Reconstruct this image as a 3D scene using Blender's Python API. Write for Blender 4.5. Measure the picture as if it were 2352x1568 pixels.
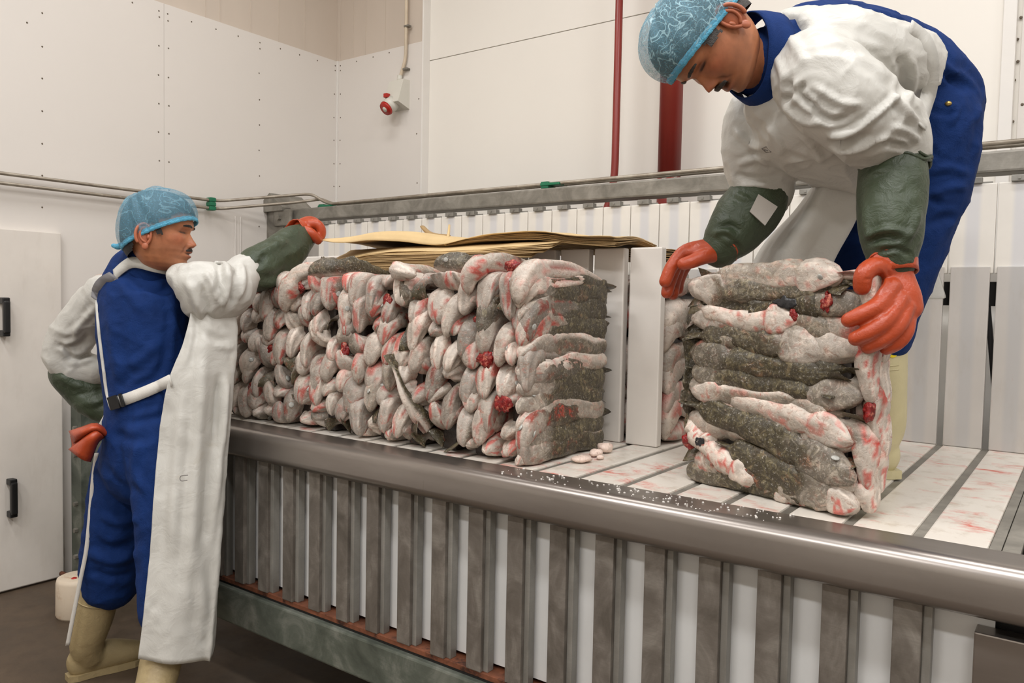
import bpy, bmesh, math, random
import numpy as np
from mathutils import Vector, Matrix, noise

for o in list(bpy.data.objects):
    bpy.data.objects.remove(o, do_unlink=True)
scene = bpy.context.scene
COL = scene.collection
rnd = random.Random(7)
PI = math.pi

# ------------------------------------------------------------------ camera
IMG_W, IMG_H, FOC = 2352.0, 1568.0, 1815.0
CAM_Z = 1.40
RW = np.array([[0.80649, 0.04521, -0.58952],
               [0.59092, -0.02794, 0.80626],
               [0.01998, -0.99859, -0.04925]])          # image (right, down, forward) -> world
u_, s_, v_ = np.linalg.svd(RW)
RW = u_ @ v_
cam_data = bpy.data.cameras.new('camera')
cam = bpy.data.objects.new('camera', cam_data)
COL.objects.link(cam)
cam_data.sensor_width = 36.0
cam_data.lens = FOC / IMG_W * 36.0
cam_data.clip_start = 0.05
M3 = RW @ np.diag([1.0, -1.0, -1.0])
mw = Matrix.Identity(4)
for i in range(3):
    for j in range(3):
        mw[i][j] = float(M3[i, j])
mw.translation = Vector((0, 0, CAM_Z))
cam.matrix_world = mw
scene.camera = cam

# ------------------------------------------------------------------ world, light, exposure
world = bpy.data.worlds.new('world')
scene.world = world
world.use_nodes = True
bg = world.node_tree.nodes['Background']
bg.inputs['Color'].default_value = (1.0, 0.95, 0.88, 1)
bg.inputs['Strength'].default_value = 0.25
scene.view_settings.view_transform = 'Standard'
scene.view_settings.look = 'None'
scene.view_settings.exposure = -1.95
scene.view_settings.gamma = 1.0
scene.view_settings.use_curve_mapping = False
LAMP_COLOR = (1.0, 0.995, 1.0)
CEIL = 4.3
LAMPS = [(-2.6, 0.2, 150), (-0.2, 0.2, 190), (2.0, 0.2, 170),
         (-2.6, 2.2, 60), (-0.2, 2.1, 90), (2.4, 2.2, 120),
         (-1.6, -1.9, 210), (1.2, -1.9, 240)]
for i, (lx, ly, lw) in enumerate(LAMPS):
    ld = bpy.data.lights.new('tube_light', 'AREA')
    ld.shape = 'RECTANGLE'
    ld.size, ld.size_y = 1.25, 0.28
    ld.energy = lw
    ld.color = LAMP_COLOR
    lo = bpy.data.objects.new('tube_light', ld)
    lo.location = (lx, ly, CEIL - 0.165)
    COL.objects.link(lo)

# ------------------------------------------------------------------ helpers
def unproj(x, y, d):
    """point at depth d (metres along the optical axis) behind an image point, used to take sizes off the photo"""
    v = RW @ np.array([x - IMG_W / 2, y - IMG_H / 2, FOC]) * (d / FOC)
    return np.array([v[0], v[1], v[2] + CAM_Z])
def on_y(x, y, Y):
    v = RW @ np.array([x - IMG_W / 2, y - IMG_H / 2, FOC])
    t = Y / v[1]
    return np.array([v[0] * t, Y, v[2] * t + CAM_Z])
def on_x(x, y, X):
    v = RW @ np.array([x - IMG_W / 2, y - IMG_H / 2, FOC])
    t = X / v[0]
    return np.array([X, v[1] * t, v[2] * t + CAM_Z])
CAM_R, CAM_D, CAM_F = RW[:, 0], RW[:, 1], RW[:, 2]

def tag(o, label=None, cat=None, group=None, kind=None):
    if label: o['label'] = label
    if cat: o['category'] = cat
    if group: o['group'] = group
    if kind: o['kind'] = kind
    return o
def root(name, loc, label=None, cat=None, group=None, kind=None):
    o = bpy.data.objects.new(name, None)
    o.empty_display_size = 0.05
    o.location = [float(c) for c in loc]
    COL.objects.link(o)
    return tag(o, label, cat, group, kind)
def base_of(o):
    while o.parent: o = o.parent
    return np.array(o.location)
def mk(name, verts, faces, mat, parent=None, smooth=False, col=None, crease=None):
    """one mesh object; verts in world metres"""
    V = np.asarray(verts, dtype=float)
    if parent is not None: V = V - base_of(parent)
    me = bpy.data.meshes.new(name)
    me.from_pydata([tuple(v) for v in V], [], [tuple(f) for f in faces])
    me.validate()
    if smooth: me.polygons.foreach_set('use_smooth', [True] * len(me.polygons))
    if col is not None:
        ca = me.color_attributes.new('Col', 'FLOAT_COLOR', 'POINT')
        c4 = np.ones((len(V), 4)); col = np.asarray(col); c4[:, :col.shape[1]] = col
        ca.data.foreach_set('color', c4.ravel())
    if mat: me.materials.append(mat)
    o = bpy.data.objects.new(name, me)
    COL.objects.link(o)
    if parent is not None: o.parent = parent
    return o
def link_mesh(name, me, loc, parent=None, rot=None, scale=None):
    o = bpy.data.objects.new(name, me)
    COL.objects.link(o)
    o.location = [float(c) for c in loc]
    if rot is not None: o.rotation_euler = rot
    if scale is not None: o.scale = scale
    if parent is not None: o.parent = parent
    return o

class MB:
    """collects simple solids into one vertex and face list"""
    def __init__(s): s.v = []; s.f = []
    def add(s, V, F):
        n = len(s.v)
        s.v += [tuple(map(float, p)) for p in V]
        s.f += [tuple(i + n for i in q) for q in F]
        return s
    def box(s, lo, hi, bev=0.0):
        bm = bmesh.new()
        bmesh.ops.create_cube(bm, size=1.0)
        for v in bm.verts:
            v.co = Vector([lo[k] + (v.co[k] + 0.5) * (hi[k] - lo[k]) for k in range(3)])
        if bev > 0:
            bmesh.ops.bevel(bm, geom=list(bm.edges), offset=bev, segments=2, profile=0.6, affect='EDGES')
        bm.verts.index_update()
        s.add([v.co for v in bm.verts], [[v.index for v in f.verts] for f in bm.faces])
        bm.free(); return s
    def tube(s, pts, r, n=12, cap=True):
        V, F = tube(pts, r, n, cap=cap); return s.add(V, F)
    def prism(s, poly, axis, a, b):
        """polygon (2-D) extruded along an axis index between a and b"""
        n = len(poly); o = [k for k in range(3) if k != axis]
        V = []
        for t in (a, b):
            for p in poly:
                q = [0, 0, 0]; q[axis] = t; q[o[0]] = p[0]; q[o[1]] = p[1]; V.append(q)
        F = [[i, (i + 1) % n, n + (i + 1) % n, n + i] for i in range(n)]
        F += [list(range(n))[::-1], list(range(n, 2 * n))]
        return s.add(V, F)
    def build(s, name, mat, parent=None, smooth=False, col=None):
        return fixn(mk(name, s.v, s.f, mat, parent, smooth, col))
def fixn(o):
    bm = bmesh.new(); bm.from_mesh(o.data)
    bmesh.ops.recalc_face_normals(bm, faces=bm.faces[:])
    bm.to_mesh(o.data); bm.free(); return o

def catmull(P, n):
    P = np.asarray(P, float)
    if len(P) < 3:
        t = np.linspace(0, 1, n)[:, None]; return P[0] * (1 - t) + P[-1] * t
    Q = np.vstack([2 * P[0] - P[1], P, 2 * P[-1] - P[-2]])
    out = []
    for t in np.linspace(0, len(P) - 1 - 1e-9, n):
        i = int(t); u = t - i
        p0, p1, p2, p3 = Q[i], Q[i + 1], Q[i + 2], Q[i + 3]
        out.append(0.5 * (2 * p1 + (p2 - p0) * u + (2 * p0 - 5 * p1 + 4 * p2 - p3) * u * u + (3 * p1 - p0 - 3 * p2 + p3) * u ** 3))
    return np.array(out)
def frames(C, up=(0, 0, 1)):
    C = np.asarray(C, float)
    T = np.gradient(C, axis=0); T /= np.linalg.norm(T, axis=1)[:, None] + 1e-12
    A = []; a = np.asarray(up, float)
    for t in T:
        a = a - t * (a @ t)
        if np.linalg.norm(a) < 1e-6: a = np.cross(t, [1, 0.3, 0.2])
        a = a / np.linalg.norm(a); A.append(a.copy())
    A = np.array(A); B = np.cross(T, A)
    return T, A, B
def tube(pts, r, n=12, up=(0, 0, 1), cap=True, squash=None, round_end=0):
    """loft of ellipses along a path; r scalar, list, or list of (ra, rb)"""
    C = np.asarray(pts, float); m = len(C)
    R = np.asarray(r, float)
    if R.ndim == 0: R = np.full((m, 2), float(R))
    elif R.ndim == 1: R = np.stack([R, R], 1)
    T, A, B = frames(C, up)
    if round_end:
        C2 = []; R2 = []; A2 = []; B2 = []
        for k, e in ((0, -1), (m - 1, 1)):
            rr = R[k].mean(); seq = []
            for q in range(1, round_end + 1):
                ph = q / (round_end + 0.35) * PI / 2
                seq.append((C[k] + T[k] * e * rr * math.sin(ph), R[k] * math.cos(ph), A[k], B[k]))
            if e < 0:
                pre = seq[::-1]
            else:
                post = seq
        C = np.array([q[0] for q in pre] + list(C) + [q[0] for q in post])
        R = np.array([q[1] for q in pre] + list(R) + [q[1] for q in post])
        A = np.array([q[2] for q in pre] + list(A) + [q[2] for q in post])
        B = np.array([q[3] for q in pre] + list(B) + [q[3] for q in post])
        m = len(C)
    th = np.linspace(0, 2 * PI, n, endpoint=False)
    V = (C[:, None, :] + A[:, None, :] * (R[:, 0][:, None] * np.cos(th)[None])[..., None]
         + B[:, None, :] * (R[:, 1][:, None] * np.sin(th)[None])[..., None]).reshape(-1, 3)
    F = []
    for i in range(m - 1):
        for j in range(n):
            k = (j + 1) % n
            F.append((i * n + j, i * n + k, (i + 1) * n + k, (i + 1) * n + j))
    if cap:
        F.append(tuple(range(n))[::-1]); F.append(tuple(range((m - 1) * n, m * n)))
    return V, F
def limb(pts, r, m=24, n=16, up=(0, 0, 1), ends=4):
    C = catmull(pts, m)
    R = np.asarray(r, float)
    if R.ndim == 1: R = np.stack([R, R], 1)
    R = np.maximum(catmull(R, m), 0.002)
    return tube(C, R, n, up=up, round_end=ends)
def ellipsoid(c, r, rot=None, n=14, m=10):
    V = []; F = []
    for i in range(m + 1):
        ph = -PI / 2 + PI * i / m
        for j in range(n):
            t = 2 * PI * j / n
            V.append((r[0] * math.cos(ph) * math.cos(t), r[1] * math.cos(ph) * math.sin(t), r[2] * math.sin(ph)))
    V = np.array(V)
    if rot is not None: V = V @ np.asarray(rot).T
    V = V + np.asarray(c)
    for i in range(m):
        for j in range(n):
            k = (j + 1) % n
            F.append((i * n + j, i * n + k, (i + 1) * n + k, (i + 1) * n + j))
    return V, F
def grid_faces(m, n, closed=False):
    F = []
    for i in range(m - 1):
        for j in range(n if closed else n - 1):
            k = (j + 1) % n
            F.append((i * n + j, i * n + k, (i + 1) * n + k, (i + 1) * n + j))
    return F
def vnormals(V, F):
    N = np.zeros_like(V)
    for k in (3, 4):
        Q = np.array([f for f in F if len(f) == k])
        if len(Q) == 0: continue
        a = V[Q[:, 2]] - V[Q[:, 0]]
        b = (V[Q[:, 3]] - V[Q[:, 1]]) if k == 4 else (V[Q[:, 1]] - V[Q[:, 0]])
        fn = np.cross(a, b) * (1 if k == 4 else -1)
        for c in range(k): np.add.at(N, Q[:, c], fn)
    return N / (np.linalg.norm(N, axis=1)[:, None] + 1e-12)
def remesh(VF_list, voxel, smooth_it=4, fac=0.5):
    """union of closed shapes as one continuous skin"""
    m = MB()
    for V, F in VF_list: m.add(V, F)
    o = m.build('tmp', None)
    md = o.modifiers.new('r', 'REMESH'); md.mode = 'VOXEL'; md.voxel_size = voxel; md.adaptivity = 0
    if smooth_it:
        sm = o.modifiers.new('s', 'SMOOTH'); sm.factor = fac; sm.iterations = smooth_it
    dg = bpy.context.evaluated_depsgraph_get(); dg.update()
    ev = o.evaluated_get(dg); me = ev.to_mesh()
    V = np.empty(len(me.vertices) * 3); me.vertices.foreach_get('co', V); V = V.reshape(-1, 3)
    F = [tuple(p.vertices) for p in me.polygons]
    ev.to_mesh_clear()
    d = o.data; bpy.data.objects.remove(o, do_unlink=True); bpy.data.meshes.remove(d)
    return V, F
def fbm(V, scale, seed=0, octv=3):
    out = np.zeros(len(V)); a = 1.0; tot = 0
    off = np.array([seed * 13.7, seed * 7.3, seed * 3.1])
    for k in range(octv):
        q = V * scale * (2 ** k) + off
        out += a * np.array([noise.noise(Vector(p)) for p in q]); tot += a; a *= 0.5
    return out / tot
def seg_dist(V, poly):
    """distance to a polyline and the position along it (0..1)"""
    P = np.asarray(poly, float); best = np.full(len(V), 1e9); tt = np.zeros(len(V))
    n = len(P) - 1
    for i in range(n):
        a, b = P[i], P[i + 1]; ab = b - a
        t = np.clip(((V - a) @ ab) / (ab @ ab + 1e-12), 0, 1)
        d = np.linalg.norm(V - (a + t[:, None] * ab), axis=1)
        m = d < best; best[m] = d[m]; tt[m] = (i + t[m]) / n
    return best, tt
def folds(V, F, creases):
    """creases: (polyline, width, depth) - depth>0 raises a ridge, <0 sinks a valley, tapering to its ends"""
    N = vnormals(V, F); D = np.zeros(len(V))
    for poly, w, dep in creases:
        P = catmull(poly, 9) if len(poly) > 2 else np.asarray(poly, float)
        lo = P.min(0) - 3 * w; hi = P.max(0) + 3 * w
        idx = np.where(((V > lo) & (V < hi)).all(1))[0]
        if len(idx) == 0: continue
        d, t = seg_dist(V[idx], P)
        tp = np.clip(np.minimum(t, 1 - t) * 4, 0.15, 1)
        x = d / w
        D[idx] += dep * tp * (np.exp(-x * x) - 0.35 * np.exp(-((x - 1.7) / 0.8) ** 2))
    return V + N * D[:, None]
def rotm(axis, ang):
    return np.array(Matrix.Rotation(ang, 3, Vector(axis)))
def solidify(o, t, off=0.0):
    md = o.modifiers.new('thickness', 'SOLIDIFY'); md.thickness = t; md.offset = off; return o
def subsurf(o, k=1):
    md = o.modifiers.new('sub', 'SUBSURF'); md.levels = k; md.render_levels = k; return o

# ------------------------------------------------------------------ materials
def s2l(c):
    return tuple(((x / 255) / 12.92 if x / 255 <= 0.04045 else ((x / 255 + 0.055) / 1.055) ** 2.4) for x in c)
class NT:
    def __init__(s, name):
        s.m = bpy.data.materials.new(name); s.m.use_nodes = True
        s.t = s.m.node_tree; s.n = s.t.nodes; s.b = s.n['Principled BSDF']; s.out = s.n['Material Output']
    def new(s, ty, **kw):
        o = s.n.new(ty)
        for k, v in kw.items():
            if hasattr(o, k): setattr(o, k, v)
            else: o.inputs[k].default_value = v
        return o
    def link(s, a, b): s.t.links.new(a, b)
    def coord(s, kind='Object', scale=(1, 1, 1), loc=(0, 0, 0), rot=(0, 0, 0)):
        c = s.new('ShaderNodeTexCoord'); m = s.new('ShaderNodeMapping')
        m.inputs['Scale'].default_value = scale; m.inputs['Location'].default_value = loc; m.inputs['Rotation'].default_value = rot
        s.link(c.outputs[kind], m.inputs['Vector']); return m.outputs['Vector']
    def world(s, scale=(1, 1, 1), loc=(0, 0, 0)):
        c = s.new('ShaderNodeNewGeometry'); m = s.new('ShaderNodeMapping')
        m.inputs['Scale'].default_value = scale; m.inputs['Location'].default_value = loc
        s.link(c.outputs['Position'], m.inputs['Vector']); return m.outputs['Vector']
    def noise(s, vec, scale, detail=4, rough=0.55, dist=0):
        o = s.new('ShaderNodeTexNoise'); o.inputs['Scale'].default_value = scale; o.inputs['Detail'].default_value = detail
        o.inputs['Roughness'].default_value = rough; o.inputs['Distortion'].default_value = dist
        s.link(vec, o.inputs['Vector']); return o.outputs['Fac']
    def ramp(s, fac, stops):
        o = s.new('ShaderNodeValToRGB'); e = o.color_ramp.elements
        while len(e) < len(stops): e.new(0.5)
        for q, (p, c) in zip(e, stops):
            q.position = p; q.color = (c, c, c, 1) if not hasattr(c, '__len__') else (*c[:3], 1)
        s.link(fac, o.inputs['Fac']); return o.outputs['Color']
    def mix(s, fac, a, b, mode='MIX'):
        o = s.new('ShaderNodeMix'); o.data_type = 'RGBA'; o.blend_type = mode
        for sock, v in ((o.inputs[0], fac), (o.inputs[6], a), (o.inputs[7], b)):
            if hasattr(v, 'is_output'): s.link(v, sock)
            elif hasattr(v, '__len__'): sock.default_value = (*v[:3], 1)
            else: sock.default_value = v
        return o.outputs[2]
    def base(s, c):
        if hasattr(c, 'is_output'): s.link(c, s.b.inputs['Base Color'])
        else: s.b.inputs['Base Color'].default_value = (*c[:3], 1)
    def bump(s, h, strength=0.3, dist=0.01):
        o = s.new('ShaderNodeBump'); o.inputs['Strength'].default_value = strength; o.inputs['Distance'].default_value = dist
        s.link(h, o.inputs['Height']); s.link(o.outputs['Normal'], s.b.inputs['Normal']); return o
    def set(s, **kw):
        for k, v in kw.items():
            s.b.inputs[k.replace('_', ' ')].default_value = v
        return s
def plain(name, c, rough=0.5, metal=0.0, var=0.12, scale=8, bump=0.0, bscale=60, stretch=(1, 1, 1), dirt=None, dirt_at=(0.55, 0.75), dscale=3):
    n = NT(name); a = s2l(c); co = n.world(scale=stretch)
    f = n.noise(co, scale, 5)
    lo = tuple(x * (1 - var) for x in a); hi = tuple(min(1, x * (1 + var)) for x in a)
    cc = n.ramp(f, [(0.3, lo), (0.7, hi)])
    if dirt is not None:
        d = n.noise(co, dscale, 8, 0.7)
        m = n.ramp(d, [(dirt_at[0], 0.0), (dirt_at[1], 1.0)])
        cc = n.mix(m, cc, s2l(dirt))
    n.base(cc); n.set(Roughness=rough, Metallic=metal)
    if bump: n.bump(n.noise(co, bscale, 4), bump, 0.004)
    return n.m
# ================================================================== materials of the place
M = {}
M['wall_white'] = plain('white_cladding', (224, 218, 211), 0.45, var=0.02, scale=1.2, bump=0.05, bscale=150, dirt=(196, 182, 166), dirt_at=(0.72, 0.95), dscale=2.2)
M['wall_back'] = plain('cream_panel', (236, 231, 222), 0.4, var=0.02, scale=0.9, bump=0.03, bscale=120, dirt=(210, 198, 180), dirt_at=(0.74, 0.98), dscale=1.6)
M['wall_upper'] = plain('beige_sheet_wall', (205, 192, 178), 0.6, var=0.04, scale=3, stretch=(1, 1, 0.25), bump=0.05, bscale=80)
M['trim'] = plain('white_trim', (232, 228, 222), 0.4, var=0.02)
M['ceiling'] = plain('ceiling_paint', (215, 208, 198), 0.8, var=0.03)
M['seam'] = plain('panel_seam', (176, 166, 152), 0.7, var=0.1)
M['screw'] = plain('screw_head', (110, 98, 84), 0.5, 0.3)
n = NT('wet_concrete_floor'); co = n.world()
f1 = n.noise(co, 1.6, 8, 0.65); f2 = n.noise(co, 14, 6, 0.7)
c = n.ramp(f1, [(0.3, s2l((66, 55, 44))), (0.55, s2l((94, 79, 64))), (0.75, s2l((114, 98, 82)))])
c = n.mix(n.ramp(f2, [(0.45, 0.0), (0.8, 0.5)]), c, s2l((58, 48, 40)))
n.base(c); n.b.inputs['Specular IOR Level'].default_value = 0.4
n.link(n.ramp(f1, [(0.35, 0.35), (0.65, 0.75)]), n.b.inputs['Roughness']); n.bump(f2, 0.25, 0.004)
M['floor'] = n.m
def galv(name, dark, mid, light, rough=0.42, metal=0.75, scale=9, stretch=(1, 1, 1), scratch=True):
    n = NT(name); co = n.world(scale=stretch)
    f = n.noise(co, scale, 7, 0.65, 0.6)
    c = n.ramp(f, [(0.3, s2l(dark)), (0.5, s2l(mid)), (0.72, s2l(light))])
    g = n.noise(n.world(scale=(3, 3, 60)), 10, 3)
    c = n.mix(n.ramp(g, [(0.4, 0.0), (0.9, 0.35)]), c, s2l(dark))
    n.base(c); n.set(Metallic=metal)
    n.link(n.ramp(f, [(0.3, rough - 0.08), (0.7, rough + 0.14)]), n.b.inputs['Roughness'])
    n.bump(g, 0.05, 0.002)
    return n.m
M['galv'] = galv('galvanised_steel', (112, 108, 100), (140, 136, 127), (168, 163, 153), 0.5, 0.45)
M['galv_dark'] = galv('old_galvanised_beam', (76, 82, 74), (104, 110, 100), (150, 152, 142), 0.5, 0.35, 7)
M['bar'] = galv('weathered_steel_bar', (98, 92, 84), (120, 113, 105), (152, 146, 137), 0.5, 0.4, 9, (1.5, 1.5, 1.0))
M['bar_edge'] = galv('bar_flange_steel', (124, 121, 114), (142, 139, 132), (162, 159, 152), 0.45, 0.4, 6, (1.5, 1.5, 0.7))
# satin stainless nosing
n = NT('satin_stainless'); co = n.world(scale=(1, 6, 6)); f = n.noise(co, 3, 4); f2 = n.noise(n.world(), 260, 2)
c = n.ramp(f, [(0.3, s2l((142, 135, 129))), (0.7, s2l((156, 149, 143)))])
st = n.noise(n.world(scale=(22, 1, 1.4)), 2.0, 5, 0.7)
c = n.mix(n.ramp(st, [(0.70, 0.0), (0.78, 0.55)]), c, s2l((92, 82, 72)))
n.base(c); n.set(Metallic=0.85)
n.set(Roughness=0.29)
M['nosing'] = n.m
# white plastic (polyethylene) boards
def pe(name, c, stripe=None, blood=0.0, grime=0.0, rough=0.42, bstretch=(3.0, 14.0, 14.0), bscale=1.0):
    n = NT(name); a = s2l(c)
    co = n.world(); oc = n.coord('Object')
    f = n.noise(co, 6, 5)
    cc = n.ramp(f, [(0.3, tuple(x * 0.95 for x in a)), (0.7, tuple(min(1, x * 1.03) for x in a))])
    if stripe is not None:
        sx = n.new('ShaderNodeSeparateXYZ'); n.link(oc, sx.inputs[0])
        ad = n.new('ShaderNodeMath', operation='ABSOLUTE'); n.link(sx.outputs[0], ad.inputs[0])
        cc = n.mix(n.ramp(ad.outputs[0], [(0.014, 0.85), (0.026, 0.0)]), cc, s2l(stripe))
    if grime:
        g = n.noise(n.world(scale=(2, 2, 0.6)), 7, 8, 0.7)
        cc = n.mix(n.ramp(g, [(0.52, 0.0), (0.78, grime)]), cc, s2l((150, 128, 98)))
    if blood:
        b1 = n.noise(n.world(scale=bstretch), bscale, 7, 0.72, 0.4)
        b2 = n.noise(n.world(scale=(2.2, 2.2, 2.2), loc=(5, 2, 1)), 1.6, 3)
        th = n.new('ShaderNodeMath', operation='ADD'); n.link(b1, th.inputs[0])
        mu = n.new('ShaderNodeMath', operation='MULTIPLY'); n.link(b2, mu.inputs[0]); mu.inputs[1].default_value = 0.45
        n.link(mu.outputs[0], th.inputs[1])
        cc = n.mix(n.ramp(th.outputs[0], [(0.80 - blood * 0.1, 0.0), (0.90 - blood * 0.1, 0.35), (0.96 - blood * 0.1, 0.9)]), cc, s2l((206, 72, 46)))
        cc = n.mix(n.ramp(th.outputs[0], [(0.97 - blood * 0.1, 0.0), (1.0, 0.9)]), cc, s2l((168, 22, 14)))
    n.base(cc); n.set(Roughness=rough); n.b.inputs['Specular IOR Level'].default_value = 0.4
    n.bump(f, 0.06, 0.003)
    return n.m
M['pe_slat'] = pe('bloodied_white_plastic_slat', (222, 215, 204), blood=0.35, grime=0.7, rough=0.32, bstretch=(9.0, 17.0, 4.0), bscale=1.0)
M['pe_infill'] = pe('white_plastic_infill', (226, 226, 224), rough=0.5)
M['pe_board'] = pe('white_plastic_board', (234, 229, 220), stripe=(214, 213, 214))
M['pe_lower'] = pe('shaded_white_plastic_board', (202, 197, 191), stripe=(190, 188, 186), grime=0.2, blood=-1.6, bstretch=(24.0, 24.0, 5.0))  # base greyed to paint in the shadow on the lower boards, grime on top
M['pe_plank'] = pe('thick_white_plastic_plank', (232, 226, 218), blood=-1.3, bstretch=(26.0, 26.0, 6.0))
M['rust'] = plain('rusty_ledge', (122, 74, 52), 0.55, 0.2, var=0.4, scale=22, dirt=(58, 34, 26), dirt_at=(0.5, 0.62), dscale=16)
M['black'] = plain('black_plastic', (26, 26, 26), 0.4)
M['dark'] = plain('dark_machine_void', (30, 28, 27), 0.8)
M['redpipe'] = plain('red_oxide_pipe_paint', (132, 44, 36), 0.38, var=0.1, scale=9, stretch=(1, 1, 0.3))
M['green'] = plain('green_clip_plastic', (22, 112, 78), 0.45)
M['conduit'] = galv('thin_steel_pipe', (132, 122, 108), (156, 146, 132), (186, 178, 164), 0.4, 0.5, 12)
M['socket'] = plain('grey_white_socket', (214, 211, 200), 0.4, var=0.03)
M['socket_red'] = plain('red_socket_plastic', (176, 34, 22), 0.4)
M['cable'] = plain('cream_cable', (206, 190, 166), 0.5)
M['tub'] = plain('stained_white_tub', (222, 206, 184), 0.5, var=0.06, dirt=(176, 130, 84), dirt_at=(0.56, 0.8), dscale=14)
M['paper'] = plain('shaded_brown_kraft_paper', (164, 136, 94), 0.75, var=0.1, scale=14, bump=0.1, bscale=60)  # brown darkened so the colour carries the shade on the lower sacks
M['paper_light'] = plain('pale_kraft_paper', (208, 180, 132), 0.75, var=0.08, scale=12)

n = NT('lit_diffuser'); n.base((0.9, 0.9, 0.9)); n.b.inputs['Emission Color'].default_value = (1, 0.97, 0.93, 1); n.b.inputs['Emission Strength'].default_value = 9.0; M['lamp'] = n.m
# ================================================================== room
XL, YB = -4.05, 3.545
XR, YF = 4.6, -3.6
o = MB().box((XL - 0.2, YF - 0.2, -0.2), (XR + 0.2, 4.0, 0.0)).build('floor', M['floor']); tag(o, 'dark wet concrete floor with scuffs and stains', kind='structure')
o = MB().box((XL - 0.2, YF - 0.2, CEIL), (XR + 0.2, 4.0, CEIL + 0.15)).build('ceiling', M['ceiling']); tag(o, 'pale painted ceiling', kind='structure')
wl = MB().box((XL - 0.2, YF, 0), (XL - 0.012, 4.0, CEIL)).build('wall_left', M['wall_upper']); tag(wl, 'white clad wall with beige upper part on the left', kind='structure')
seamY = float(on_x(377, 250, XL)[1])
for a, b in ((YF, YF + 2.6), (YF + 2.601, seamY - 1.201), (seamY - 1.2, seamY - 0.0005), (seamY + 0.0005, YB)):
    MB().box((XL - 0.012, a, 0.0), (XL, b, 2.95), 0.0006).build('wall_panel', M['wall_white'], wl)
m = MB(); stepY = 0.0
sc = [(244, 30), (250, 107), (254, 180), (258, 255), (261, 330), (263, 403), (265, 476), (365, 25), (366, 39), (365, 105), (364, 172), (365, 238), (364, 303), (366, 369), (366, 433),
      (385, 32), (386, 48), (387, 111), (387, 178), (388, 243), (388, 307), (388, 372), (388, 436), (304, 6), (440, 50), (496, 67), (547, 83), (597, 98), (597, 112), (595, 168), (596, 229), (596, 287), (595, 345), (596, 404),
      (644, 112), (688, 126), (729, 139), (770, 151), (770, 162), (768, 216), (767, 270), (767, 322), (767, 376), (767, 428), (62, 52), (595, 520), (60, 640)]
for (x, y) in sc:
    sx = {244: 97, 250: 97, 254: 97, 258: 97, 261: 97, 263: 97, 265: 97}.get(x, x)
    p = on_x(sx, y if y > 2 else 2, XL)
    V, F = ellipsoid((XL, p[1], p[2]), (0.003, 0.0045, 0.0045), n=8, m=4); m.add(V, F)
tag(m.build('screw_heads', M['screw'], wl), kind='stuff')
for x in (472, 505, 575, 640, 700):                        # ribs of the beige sheet
    p = on_x(x, 60, XL - 0.012)
    MB().box((XL - 0.013, p[1] - 0.002, 2.95), (XL - 0.009, p[1] + 0.002, CEIL)).build('sheet_rib', M['wall_upper'], wl)

wb = MB().box((XL - 0.012, 3.64, 0), (XR + 0.2, 4.0, CEIL)).build('wall_back', M['wall_back']); tag(wb, 'cream insulated panel wall behind the machine', kind='structure')
XS = -3.30
jz = float(on_y(980, 141, 3.60)[2])
xj = float(on_y(2302, 100, 3.60)[0])
MB().box((XS, 3.60, 0), (xj, 3.64, jz - 0.002), 0.0015).build('wall_panel', M['wall_back'], wb)
MB().box((XS, 3.60, jz + 0.002), (xj, 3.64, CEIL), 0.0015).build('wall_panel', M['wall_back'], wb)
MB().box((XS, 3.615, jz - 0.003), (xj, 3.62, jz + 0.003)).build('joint_strip', M['seam'], wb)
MB().box((XL, YB, 0), (XS, 3.64, 2.95), 0.0015).build('wall_panel', M['wall_white'], wb)
MB().box((XL, YB + 0.012, 2.951), (XS, 3.64, CEIL)).build('wall_panel', M['wall_upper'], wb)
for x in (812, 840, 885):
    p = on_y(x, 60, YB + 0.012)
    MB().box((p[0] - 0.002, YB + 0.009, 2.952), (p[0] + 0.002, YB + 0.012, CEIL)).build('sheet_rib', M['wall_upper'], wb)
m = MB()
for (x, y) in [(782, 151), (782, 162), (782, 216), (782, 270), (781, 322), (781, 376), (780, 428), (819, 141), (857, 131), (894, 121), (962, 227), (957, 307), (958, 420)]:
    p = on_y(x, y, YB); V, F = ellipsoid((p[0], YB, p[2]), (0.0045, 0.003, 0.0045), n=8, m=4); m.add(V, F)
for (x, y) in [(2337, 90), (2338, 141), (2330, 184), (2326, 279), (2345, 40), (2348, 240)]:
    p = on_y(x, y, 3.632); V, F = ellipsoid((p[0], 3.632, p[2]), (0.006, 0.004, 0.006), n=8, m=4); m.add(V, F)
tag(m.build('screw_heads', M['screw'], wb), kind='stuff')
o = MB().box((XS, YB - 0.004, 0), (XS + 0.012, 3.60, CEIL), 0.002).build('trim_1', M['trim']); tag(o, 'white vertical corner trim where the back wall steps', kind='structure')
o = MB().box((XL, YB - 0.012, 0), (XL + 0.012, YB, 2.95), 0.002).build('trim_2', M['trim']); tag(o, 'white sealed bead in the room corner', kind='structure')
o = MB().box((XL - 0.012, 3.56 - 0.012, 2.95), (XL + 0.016, 3.56, CEIL), 0.002).build('trim_4', M['wall_upper']); tag(o, 'beige corner bead above the white cladding', kind='structure')
o = MB().box((xj, 3.585, 0), (xj + 0.045, 3.64, CEIL), 0.003).build('trim_3', M['trim']); tag(o, 'white vertical jamb at the far right of the back wall', kind='structure')
MB().box((xj + 0.06, 3.632, 0), (XR, 3.64, CEIL), 0.001).build('wall_panel', M['wall_white'], wb)
o = MB().box((XR, YF, 0), (XR + 0.2, 4.0, CEIL)).build('wall_right', M['wall_back']); tag(o, 'plain cream wall on the right, outside the picture', kind='structure')
o = MB().box((XL, YF - 0.2, 0), (XR, YF, CEIL)).build('wall_front', M['wall_back']); tag(o, 'plain cream wall behind the photographer', kind='structure')
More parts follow.
